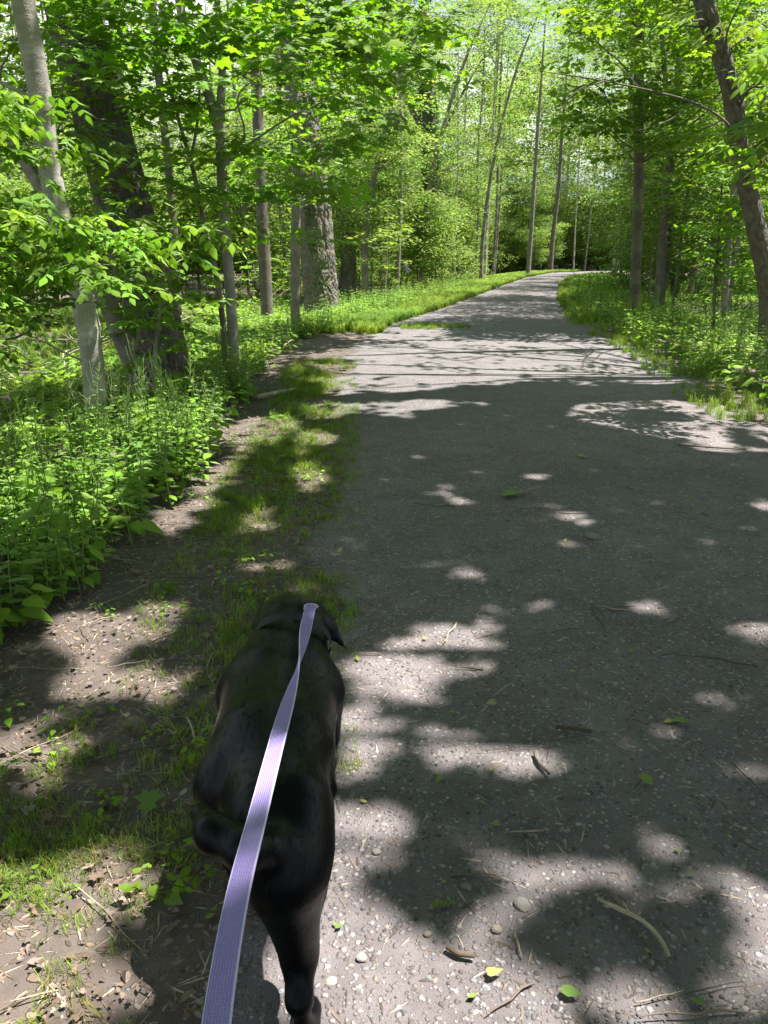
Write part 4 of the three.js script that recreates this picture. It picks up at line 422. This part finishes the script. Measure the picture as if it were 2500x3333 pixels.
// ------------------------------------------------------------------ gravel, stones, litter
function stoneGeo(seed) { const r = rng(seed), g = new THREE.IcosahedronGeometry(1, 1), p = g.attributes.position, sx = 0.8 + 0.5 * r(), sy = 0.4 + 0.25 * r(), o = r() * 50; for (let k = 0; k < p.count; k++) { const x = p.getX(k), y = p.getY(k), z = p.getZ(k), d = 0.8 + 0.42 * fbm(x * 1.3 + o, z * 1.3 + y * 1.1 + o, 2); p.setXYZ(k, x * d * sx, y * d * sy, z * d); } g.computeVertexNormals(); return g; }
const STONES = [701, 702, 703, 704, 705].map(stoneGeo), stoneMats = stoneCols.slice(0, 7).map((c) => mat({ color: C(c[0] * 0.58, c[1] * 0.58, c[2] * 0.56), map: null, roughness: 0.92 }));
const stoneWhite = mat({ color: C(1, 1, 1), roughness: 0.92 });
{ const r = rng(720);
  STONES.slice(0, 4).forEach((g, k) => { const l = []; for (let q = 0; q < 7000; q++) { const z = -0.85 - 9 * Math.pow(r(), 1.6), x = lerp(pathL(z) - 0.15, Math.min(pathR(z), 0.62 * -z + 0.9), r()); if (fbm(x * 1.5, z * 1.5 + 60, 2) < 0.3) continue; const c = pick(stoneCols, r), w = 0.3 + 0.38 * r(); l.push({ p: onGround(x, z, 0.007), ry: r() * 6.28, s: 0.0016 + 0.0048 * Math.pow(r(), 3.2), c: C(c[0] * w, c[1] * w, c[2] * w) }); } stuff('gravel', g, stoneWhite, l, ['loose grey gravel scattered over the path', 'fine brownish gravel scattered over the path', 'small pale gravel chips on the path', 'dark gravel grains on the path'][k], 'gravel'); });
  for (let k = 0; k < 80; k++) { const z = -0.95 - 3.6 * Math.pow(r(), 1.5), x = lerp(pathL(z) + 0.05, Math.min(pathR(z), 0.5 * -z + 0.35), r()), s = 0.005 + 0.009 * Math.pow(r(), 2.6), o = solo('pebble', pick(STONES, r), pick(stoneMats, r), 'rounded pebble bedded in the gravel ' + gravelSpot(x, z), 'pebble', 'pebbles ' + gravelSpot(x, z)); o.position.copy(onGround(x, z, 0.006 + s * 0.05)); o.rotation.set(0, r() * 6.28, 0); o.scale.setScalar(s); }
  for (const [x, z, s, label, m] of [[0.33, -1.44, 0.019, 'large pale oval stone in the sunlit gravel near the catkin', 3], [-0.05, -1.3, 0.013, 'white rounded stone beside the hind paw', 6], [1.13, -3.9, 0.04, 'flat grey stone lying alone in the shaded gravel', 0], [0.26, -1.37, 0.012, 'pinkish-grey stone next to the large pale oval one', 4], [0.2, -1.5, 0.012, 'tan stone lying just beyond the catkin', 4], [-0.02, -1.62, 0.012, 'bright chip of stone in the sun beside the dog', 6], [0.1, -1.36, 0.01, 'orange-brown stone near the curved piece of bark', 4]]) { const o = solo('stone', pick(STONES, r), stoneMats[m], label, 'stone'); o.position.copy(onGround(x, z, 0.01 + s * 0.12)); o.rotation.y = r() * 6; o.scale.setScalar(s); } }
// fallen leaves and twigs
const flat = (half, d, w, curl) => { const s = new Sheet(); s.leaf(half, d, w, mtx(-d / 2, 0, 0, 0), -0.12, -curl); return s.done(); };
const FALL = [flat(OVATE, 0.03, 0.03, 0.2), flat(OVATE, 0.022, 0.022, -0.15), flat(HEART, 0.028, 0.026, 0.2), flat(SIMPLE, 0.02, 0.016, 0.1)], BIGM = flat(MAPLE, 0.11, 0.115, 0.12), litterMats = [[0.24, 0.26, 0.06], [0.16, 0.22, 0.045], [0.32, 0.29, 0.09], [0.11, 0.18, 0.04]].map((c) => leafMat(...c, 0.2, 0.05)), deadMats = [[0.24, 0.17, 0.115], [0.33, 0.26, 0.19], [0.17, 0.12, 0.085], [0.4, 0.33, 0.26]].map((c) => leafMat(...c, 0.1, 0));
{ const r = rng(730);
  for (let k = 0; k < 130; k++) { const z = -1 - 8.5 * Math.pow(r(), 1.25), x = lerp(pathL(z), Math.min(pathR(z), 0.5 * -z + 0.3), r()), o = solo('fallen_leaf', pick(FALL, r), pick(litterMats, r), 'small yellow-green leaf fallen on the gravel ' + gravelSpot(x, z), 'leaf', 'small fallen leaves ' + gravelSpot(x, z)); o.position.copy(onGround(x, z, 0.016)); o.rotation.set((r() - 0.5) * 0.6, r() * 6.28, (r() - 0.5) * 0.6); o.scale.setScalar(0.6 + 0.8 * r()); }
  for (const [x, z, g, m, s, label] of [[0.79, -4.62, BIGM, 1, 1.5, 'large curled maple leaf lying on the shaded gravel'], [-0.67, -1.8, BIGM, 3, 0.8, 'green maple leaf standing in the dirt beside the dog'], [0.98, -2.17, BIGM, 1, 0.6, 'small bright maple leaf on the shaded gravel'], [0.39, -1.2, FALL[0], 3, 1.5, 'mottled green leaf on the gravel close to the viewer'], [0.76, -1.88, FALL[2], 1, 1.9, 'round green leaf lying in the shade on the gravel'], [0.24, -1.25, FALL[2], 2, 1.3, 'torn yellow leaf in the sunlit gravel'], [1.5, -5.6, BIGM, 0, 0.8, 'pale leaf lying far out on the shaded gravel'], [-0.5, -1.45, FALL[2], 1, 1.9, 'small green leaf in the dirt at the edge of the dog shadow']]) { const o = solo('fallen_leaf', g, litterMats[m], label, 'leaf'); o.position.copy(onGround(x, z, 0.022)); o.rotation.set((r() - 0.5) * 0.5, r() * 6.28, (r() - 0.5) * 0.5); o.scale.setScalar(s); }
  const l = []; for (let k = 0; k < 9500; k++) { const z = -0.9 - 12 * Math.pow(r(), 1.4), x = pathL(z) - 0.1 - 1.7 * r(); if (fbm(x * 1.8 + 7, z * 1.8, 2) < 0.36) continue; const c = pick([[0.2, 0.14, 0.1], [0.27, 0.2, 0.155], [0.13, 0.1, 0.075], [0.3, 0.24, 0.2]], r), w = 0.45 + 0.5 * r(); l.push({ p: onGround(x, z, 0.012), ry: r() * 6.28, rx: (r() - 0.5) * 0.9, rz: (r() - 0.5) * 0.9, s: 0.25 + 0.8 * r() * r(), c: C(c[0] * w, c[1] * w, c[2] * w) }); }
  const lm = leafMat(1, 1, 1, 0.1, 0); [FALL[0], flat(MAPLE, 0.045, 0.045, 0.35), flat(HEART, 0.03, 0.018, -0.4)].forEach((g, k) => stuff('leaf_litter', g, lm, l.filter((_, i) => i % 3 === k), ['dry brown leaf litter along the shoulder of the path', 'crumpled dead maple leaves in the litter of the shoulder', 'narrow curled dead leaves in the litter of the shoulder'][k], 'leaf litter'));
  const twigs = [M.twig, M.dead, M.deadGrey];
  for (let k = 0; k < 90; k++) { const sh = k < 36, z = -0.95 - (sh ? 5 : 4) * Math.pow(r(), 1.2), x = sh ? pathL(z) - 0.1 - 0.95 * r() : lerp(pathL(z) + 0.05, Math.min(pathR(z), 0.5 * -z + 0.3), r()), L = 0.03 + 0.16 * r() * r() * (sh ? 1.5 : 1), a = r() * 6.28, rad = 0.0012 + 0.0022 * r(), b = onGround(x, z, 0.014), g = tube(crooked(V(-Math.cos(a) * L, 0, -Math.sin(a) * L), V(Math.cos(a) * L, 0.004, Math.sin(a) * L), r, 0.05), [rad, rad, rad * 0.5], 5, 8, [0.05, 0.2]); const o = solo('twig', g, pick(twigs, r), sh ? 'thin dry twig in the litter of the shoulder ' + bankSpot(z) : 'thin dry twig lying on the gravel ' + gravelSpot(x, z), 'twig', sh ? 'shoulder twigs ' + bankSpot(z) : 'gravel twigs ' + gravelSpot(x, z)); o.position.copy(b); }
  const stick = (pts, rads, m, label, name = 'stick') => { const b = onGround(pts[0][0], pts[0][1], 0.02), o = solo(name, tube(pts.map(([x, z]) => onGround(x, z, 0.022).sub(b)), rads, 9, 40, [0.06, 0.25], (a, s, rd) => rd * 0.25 * (ringNoise(a, s * 12, 1, 2) - 0.5)), m, label, name === 'stick' ? 'stick' : 'bark'); o.position.copy(b); };
  stick([[0.51, -1.445], [0.55, -1.415], [0.595, -1.38], [0.618, -1.335], [0.625, -1.28]], [0.004, 0.0055, 0.005, 0.0055, 0.004], M.deadGrey, 'bent brown stick lying across the gravel in the near corner');
  stick([[0.14, -1.315], [0.165, -1.298], [0.2, -1.29]], [0.006, 0.007, 0.004], M.dead, 'short curved piece of tan bark on the sunlit gravel', 'bark_piece');
  stick([[0.56, -2.15], [0.61, -2.14], [0.67, -2.12]], [0.006, 0.006, 0.006], M.dead, 'short straight cut stick on the shaded gravel');
  stick([[0.47, -2.02], [0.47, -1.97], [0.49, -1.91]], [0.008, 0.007, 0.004], M.thinDark, 'short dark stick in the middle of the gravel');
  stick([[-1.38, -8.2], [-1.2, -8.45], [-1.0, -8.71]], [0.03, 0.028, 0.018], M.deadGrey, 'weathered pale log end lying on the shoulder of the path');
  stick([[2.35, -6.0], [2.6, -5.95], [2.85, -5.9]], [0.008, 0.009, 0.005], M.thinDark, 'dark stick at the far edge of the gravel');
  const cat = thing('catkin', onGround(0.14, -1.44, 0.02), 'bright green segmented catkin on the sunlit gravel', 'catkin'), cg = new THREE.SphereGeometry(0.0036, 7, 5); part('stalk', tube([V(-0.026, 0, 0.004), V(0, 0, 0), V(0.03, 0, -0.005)], [0.001, 0.001, 0.001], 5, 8, [0.1, 0.1]), M.stem, cat); for (let k = 0; k < 9; k++) for (const s of [-1, 1]) { const b = part('bud', cg, litterMats[1], cat); b.position.set(-0.024 + k * 0.0062, 0.001 * (k % 2), 0.004 - k * 0.001 + s * (0.006 - 0.0004 * k)); b.scale.set(0.8, 0.8, 1.5); } }

// ------------------------------------------------------------------ the dog
{
  const base = V(-0.24, ground(-0.24, -1.35), -1.35);
  const bones = [  // [from, to, radius, radius]
    [[-0.262, 0.435, -1.70], [-0.25, 0.43, -1.45], 0.142, 0.138], [[-0.262, 0.35, -1.66], [-0.24, 0.40, -1.40], 0.118, 0.1], [[-0.25, 0.45, -1.45], [-0.205, 0.45, -1.24], 0.124, 0.1], [[-0.205, 0.45, -1.24], [-0.182, 0.435, -1.125], 0.1, 0.076],
    [[-0.352, 0.43, -1.72], [-0.35, 0.3, -1.72], 0.078, 0.055], [[-0.178, 0.43, -1.72], [-0.175, 0.3, -1.72], 0.078, 0.055],
    [[-0.35, 0.3, -1.70], [-0.348, 0.14, -1.64], 0.05, 0.034], [[-0.348, 0.14, -1.64], [-0.348, 0.04, -1.62], 0.033, 0.03], [[-0.348, 0.03, -1.62], [-0.348, 0.027, -1.68], 0.03, 0.03],
    [[-0.175, 0.3, -1.72], [-0.172, 0.15, -1.82], 0.05, 0.034], [[-0.172, 0.15, -1.82], [-0.172, 0.04, -1.84], 0.033, 0.03], [[-0.172, 0.03, -1.84], [-0.172, 0.027, -1.9], 0.03, 0.03],
    [[-0.262, 0.465, -1.72], [-0.25, 0.525, -1.87], 0.122, 0.096], [[-0.262, 0.515, -1.93], [-0.265, 0.495, -1.98], 0.088, 0.08], [[-0.265, 0.47, -2.0], [-0.275, 0.40, -2.12], 0.06, 0.04],
    [[-0.318, 0.43, -1.36], [-0.36, 0.31, -1.5], 0.086, 0.055], [[-0.36, 0.31, -1.5], [-0.35, 0.17, -1.44], 0.046, 0.026], [[-0.35, 0.17, -1.44], [-0.348, 0.05, -1.48], 0.024, 0.023], [[-0.348, 0.032, -1.48], [-0.348, 0.027, -1.54], 0.029, 0.03],
    [[-0.18, 0.41, -1.125], [-0.164, 0.22, -1.13], 0.072, 0.034], [[-0.178, 0.42, -1.18], [-0.168, 0.3, -1.215], 0.08, 0.052], [[-0.168, 0.3, -1.215], [-0.16, 0.16, -1.08], 0.042, 0.021], [[-0.16, 0.16, -1.08], [-0.156, 0.045, -1.115], 0.019, 0.018], [[-0.156, 0.028, -1.11], [-0.156, 0.025, -1.17], 0.026, 0.028],
    [[-0.19, 0.495, -1.1], [-0.235, 0.53, -1.06], 0.032, 0.031], [[-0.235, 0.53, -1.06], [-0.3, 0.53, -1.1], 0.031, 0.029], [[-0.3, 0.53, -1.1], [-0.338, 0.52, -1.165], 0.029, 0.02],
    [[-0.19, 0.56, -1.92], [-0.155, 0.525, -1.90], 0.022, 0.017], [[-0.155, 0.525, -1.90], [-0.1, 0.468, -1.87], 0.015, 0.004], [[-0.325, 0.54, -1.955], [-0.345, 0.49, -1.96], 0.024, 0.02], [[-0.345, 0.49, -1.96], [-0.345, 0.43, -1.97], 0.02, 0.012],
  ].map(([a, b, r, s]) => ({ a, d: [b[0] - a[0], b[1] - a[1], b[2] - a[2]], l: (b[0] - a[0]) ** 2 + (b[1] - a[1]) ** 2 + (b[2] - a[2]) ** 2, r, s }));
  const field = (x, y, z) => { let e = 0; for (const b of bones) { const px = x - b.a[0], py = y - b.a[1], pz = z - b.a[2], t = clamp((px * b.d[0] + py * b.d[1] + pz * b.d[2]) / b.l), q = Math.hypot(px - b.d[0] * t, py - b.d[1] * t, pz - b.d[2] * t) - lerp(b.r, b.s, t); if (q < 0.3) e += Math.exp(-q * 85); } return e > 0 ? -Math.log(e) / 85 : 0.3; };
  const h = 0.0085, lo = [-0.47, -0.02, -2.2], N = [50, 78, 146], n0 = N[0] + 1, n1 = N[1] + 1, n2 = N[2] + 1, F = new Float32Array(n0 * n1 * n2), id = (i, j, k) => (k * n1 + j) * n0 + i;
  for (let k = 0; k < n2; k++) for (let j = 0; j < n1; j++) for (let i = 0; i < n0; i++) F[id(i, j, k)] = field(lo[0] + i * h, lo[1] + j * h, lo[2] + k * h);
  const P = [], U = [], NR = [], I = [], cell = new Int32Array(n0 * n1 * n2).fill(-1), CE = [[0, 0, 0], [1, 0, 0], [0, 1, 0], [1, 1, 0], [0, 0, 1], [1, 0, 1], [0, 1, 1], [1, 1, 1]], ED = [[0, 1], [2, 3], [4, 5], [6, 7], [0, 2], [1, 3], [4, 6], [5, 7], [0, 4], [1, 5], [2, 6], [3, 7]];
  for (let k = 0; k < N[2]; k++) for (let j = 0; j < N[1]; j++) for (let i = 0; i < N[0]; i++) {
    const v = CE.map(([a, b, c]) => F[id(i + a, j + b, k + c)]); if (v.every((x) => x > 0) || v.every((x) => x <= 0)) continue;
    let x = 0, y = 0, z = 0, c = 0; for (const [a, b] of ED) if ((v[a] > 0) !== (v[b] > 0)) { const t = v[a] / (v[a] - v[b]); x += lerp(CE[a][0], CE[b][0], t); y += lerp(CE[a][1], CE[b][1], t); z += lerp(CE[a][2], CE[b][2], t); c++; }
    x = lo[0] + (i + x / c) * h; y = lo[1] + (j + y / c) * h; z = lo[2] + (k + z / c) * h; const e = 0.003, nv = V(field(x + e, y, z) - field(x - e, y, z), field(x, y + e, z) - field(x, y - e, z), field(x, y, z + e) - field(x, y, z - e)).normalize();
    cell[id(i, j, k)] = P.length / 3; P.push(x - base.x, Math.max(0.001, y), z - base.z); NR.push(nv.x, nv.y, nv.z); const leg = smooth(0.34, 0.2, y), ang = Math.atan2(x + 0.235, y - 0.3); U.push(lerp(ang * 0.16, (Math.atan2(x + 0.25, z + 1.4)) * 0.1, leg * 0) * 6, lerp(z, z - y, 0.6) * 2.4);
  }
  for (let k = 1; k < N[2]; k++) for (let j = 1; j < N[1]; j++) for (let i = 1; i < N[0]; i++) { const s = F[id(i, j, k)] <= 0, quad = (a, b, c, d, f) => { if (f) I.push(a, b, c, a, c, d); else I.push(a, c, b, a, d, c); };
    if (s !== F[id(i + 1, j, k)] <= 0) quad(cell[id(i, j - 1, k - 1)], cell[id(i, j, k - 1)], cell[id(i, j, k)], cell[id(i, j - 1, k)], s);
    if (s !== F[id(i, j + 1, k)] <= 0) quad(cell[id(i - 1, j, k - 1)], cell[id(i - 1, j, k)], cell[id(i, j, k)], cell[id(i, j, k - 1)], s);
    if (s !== F[id(i, j, k + 1)] <= 0) quad(cell[id(i - 1, j - 1, k)], cell[id(i, j - 1, k)], cell[id(i, j, k)], cell[id(i - 1, j, k)], s); }
  const g = new THREE.BufferGeometry(); g.setAttribute('position', new THREE.Float32BufferAttribute(P, 3)); g.setAttribute('normal', new THREE.Float32BufferAttribute(NR, 3)); g.setAttribute('uv', new THREE.Float32BufferAttribute(U, 2)); g.setIndex(I);
  const [, coatBump] = barkTexture(512, 512, (u, v) => { const y = pnoise(u * 150 + 3 * pnoise(u * 6, v * 6, 6, 6), v * 22, 150, 22) * 0.6 + pnoise(u * 40, v * 10, 40, 10) * 0.4; return [0, 0, 0, y]; });
  const coat = new THREE.MeshPhysicalMaterial({ color: C(0.0014, 0.0015, 0.0019), specularColor: C(0.82, 0.9, 1.0), roughness: 0.37, bumpMap: coatBump, bumpScale: 0.00035, sheen: 0.1, sheenColor: C(0.5, 0.53, 0.62), sheenRoughness: 0.3, specularIntensity: 0.34 });
  const dog = thing('dog', base, 'black short-haired dog walking ahead on the leash, seen from behind', 'dog');
  part('body', g, coat, dog);
  // short coat hairs standing along the outline
  const hr = rng(900), hs = new Sheet(); for (let k = 0; k < 6; k++) { const x = (hr() - 0.5) * 0.012, z = (hr() - 0.5) * 0.012; hs.strip([[x, -0.0005, z], [x + 0.004, 0.0008, z], [x + 0.008, 0.0013, z + 0.0006]], 0.0003); } const hairGeo = hs.done(), nv = P.length / 3, hair = new THREE.InstancedMesh(hairGeo, coat, 8000), mm = new THREE.Matrix4(), X = V(0, 0, 0), Y = V(0, 0, 0), Z = V(0, 0, 0);
  for (let k = 0; k < 8000; k++) { const q = Math.floor(hr() * nv); Y.set(NR[q * 3], NR[q * 3 + 1], NR[q * 3 + 2]); X.set((hr() - 0.5) * 0.5, -0.45, 1 + (hr() - 0.5) * 0.3).addScaledVector(Y, -X.dot(Y)); X.addScaledVector(Y, -X.dot(Y)).normalize(); Z.crossVectors(X, Y); mm.makeBasis(X, Y, Z).setPosition(P[q * 3] + (hr() - 0.5) * 0.008, P[q * 3 + 1] + (hr() - 0.5) * 0.008, P[q * 3 + 2] + (hr() - 0.5) * 0.008); hair.setMatrixAt(k, mm); }
  hair.name = 'coat_hair'; hair.userData.kind = 'stuff'; hair.castShadow = hair.receiveShadow = true; dog.add(hair);
  for (const s of [-1, 1]) { const e = part('eye', new THREE.SphereGeometry(0.011, 12, 8), mat({ color: C(0.04, 0.02, 0.01), roughness: 0.15 }), dog); e.position.set(-0.265 + s * 0.05 - base.x, 0.498, -2.02 - base.z); }
  const nose = part('nose', new THREE.SphereGeometry(0.02, 14, 10), mat({ color: C(0.01, 0.01, 0.01), roughness: 0.35 }), dog); nose.scale.set(1.1, 0.8, 0.8); nose.position.set(-0.276 - base.x, 0.415, -2.155 - base.z);

  // collar and leash
  const webTex = (() => { const w = 128, hh = 128, c = new Uint8Array(w * hh * 4), b = new Uint8Array(w * hh * 4); for (let j = 0; j < hh; j++) for (let i = 0; i < w; i++) { const k = (j * w + i) * 4, u = i / w, v = j / hh, a = Math.abs(Math.sin(u * Math.PI * 8)), z = Math.abs(Math.sin((v * 8 + (Math.floor(u * 8) % 2) * 0.5) * Math.PI)), y = Math.sqrt(a) * z, n = 0.9 + 0.2 * hash(i, j), t = 0.78 + 0.3 * y; c[k] = toS(0.33 * t * n); c[k + 1] = toS(0.26 * t * n); c[k + 2] = toS(0.62 * t * n); c[k + 3] = b[k + 3] = 255; b[k] = b[k + 1] = b[k + 2] = y * 255; } return [dataTex(w, hh, c, true), dataTex(w, hh, b, false)]; })();
  const web = new THREE.MeshPhysicalMaterial({ map: webTex[0], bumpMap: webTex[1], bumpScale: 0.0012, roughness: 0.7, sheen: 0.3, sheenColor: C(0.6, 0.55, 0.8), side: THREE.DoubleSide }), edgeMat = mat({ color: C(0.5, 0.46, 0.68), roughness: 0.7 });
  const cp = V(-0.243, 0.52, -1.815), collar = thing('collar', cp, 'dark webbing collar with ring round the neck of the black dog', 'collar'), ringDir = V(0.02, 0.42, -0.95).normalize(); _q.setFromUnitVectors(V(0, 0, 1), ringDir);
  const band = (() => { const p = [], u = [], ix = []; const n = 64; for (let k = 0; k <= n; k++) { const a = k / n * 6.2832; for (const z of [-0.012, 0.012]) { p.push(Math.cos(a) * 0.103, Math.sin(a) * 0.112, z); u.push(k / 3, (z + 0.012) * 40); } } for (let k = 0; k < n; k++) { const a = 2 * k; ix.push(a, a + 1, a + 2, a + 1, a + 3, a + 2); } const q = new THREE.BufferGeometry(); q.setAttribute('position', new THREE.Float32BufferAttribute(p, 3)); q.setAttribute('uv', new THREE.Float32BufferAttribute(u, 2)); q.setIndex(ix); q.computeVertexNormals(); return q; })();
  const bd = part('band', band, mat({ color: C(0.012, 0.012, 0.014), roughness: 0.8 }), collar); bd.quaternion.copy(_q);
  const ring = part('ring', new THREE.TorusGeometry(0.014, 0.0024, 8, 24), mat({ color: C(0.62, 0.58, 0.68), roughness: 0.3, metalness: 0.7 }), collar); ring.position.set(0.052, 0.117, 0.03); ring.rotation.set(1.0, 0.2, 0);
  const clip = part('clip', tube([V(0.056, 0.12, 0.035), V(0.058, 0.129, 0.052), V(0.06, 0.134, 0.072)], [0.005, 0.0065, 0.004], 10, 12, [0.1, 0.1]), mat({ color: C(0.6, 0.58, 0.64), roughness: 0.3, metalness: 0.8 }), collar);
  const LP = [[-0.184, 0.652, -1.762], [-0.183, 0.662, -1.735], [-0.167, 0.745, -1.286], [-0.160, 0.807, -0.980], [-0.152, 0.858, -0.754], [-0.150, 0.875, -0.612], [-0.144, 0.872, -0.484], [-0.134, 0.864, -0.387], [-0.13, 0.9, -0.25]].map((p) => V(...p)), curve = new THREE.CatmullRomCurve3(LP, false, 'centripetal');
  const leash = thing('leash', LP[LP.length - 1].clone(), 'lilac flat webbing leash with one twist, running up from the dog collar', 'leash'), o0 = leash.position;
  const ribbon = (off, wid, thick, uvs) => { const p = [], u = [], ix = [], n = 220, L = curve.getLength(); for (let k = 0; k <= n; k++) { const t = k / n, c = curve.getPointAt(t), d = curve.getTangentAt(t), s = t * L; const tw = lerp(-0.25, Math.PI * 0.86, smooth(0.02, 0.52, s / 1.5)) + 0.16 * Math.sin(s * 5); const f = V(0, 1.5, 0).sub(c); f.addScaledVector(d, -f.dot(d)).normalize(); const side = V(0, 0, 0).crossVectors(d, f), w = side.clone().multiplyScalar(Math.cos(tw)).addScaledVector(f, Math.sin(tw)), nn = V(0, 0, 0).crossVectors(d, w);
      for (const [a, b] of [[-1, 1], [1, 1], [1, -1], [-1, -1]]) { const q = c.clone().addScaledVector(w, off + a * wid / 2).addScaledVector(nn, b * thick / 2).sub(o0); p.push(q.x, q.y, q.z); u.push((a + 1) / 2 * uvs, s / 0.016); } }
    for (let k = 0; k < n; k++) for (let e = 0; e < 4; e++) { const a = k * 4 + e, b = k * 4 + (e + 1) % 4; ix.push(a, b, a + 4, b, b + 4, a + 4); } const q = new THREE.BufferGeometry(); q.setAttribute('position', new THREE.Float32BufferAttribute(p, 3)); q.setAttribute('uv', new THREE.Float32BufferAttribute(u, 2)); q.setIndex(ix); const f = q.toNonIndexed(); f.computeVertexNormals(); return f; };
  part('webbing', ribbon(0, 0.0245, 0.0022, 1), web, leash); part('selvedge', ribbon(0.0127, 0.0011, 0.0026, 0.05), edgeMat, leash); part('selvedge', ribbon(-0.0127, 0.0011, 0.0026, 0.05), edgeMat, leash);
  const loop = part('end_loop', new THREE.TorusGeometry(0.014, 0.003, 8, 20), edgeMat, leash); loop.position.copy(LP[0]).sub(o0); loop.scale.set(1.1, 0.5, 1);
  const hl = [V(0, 0, 0), V(0.03, 0.05, 0.08), V(0.02, 0.02, 0.17), V(-0.03, -0.05, 0.16), V(-0.02, -0.04, 0.06), V(0, 0, 0)]; part('handle', tube(hl, [0.008, 0.008, 0.008], 8, 50, [0.03, 0.024]), web, leash);
}
renderer.render(scene, camera);
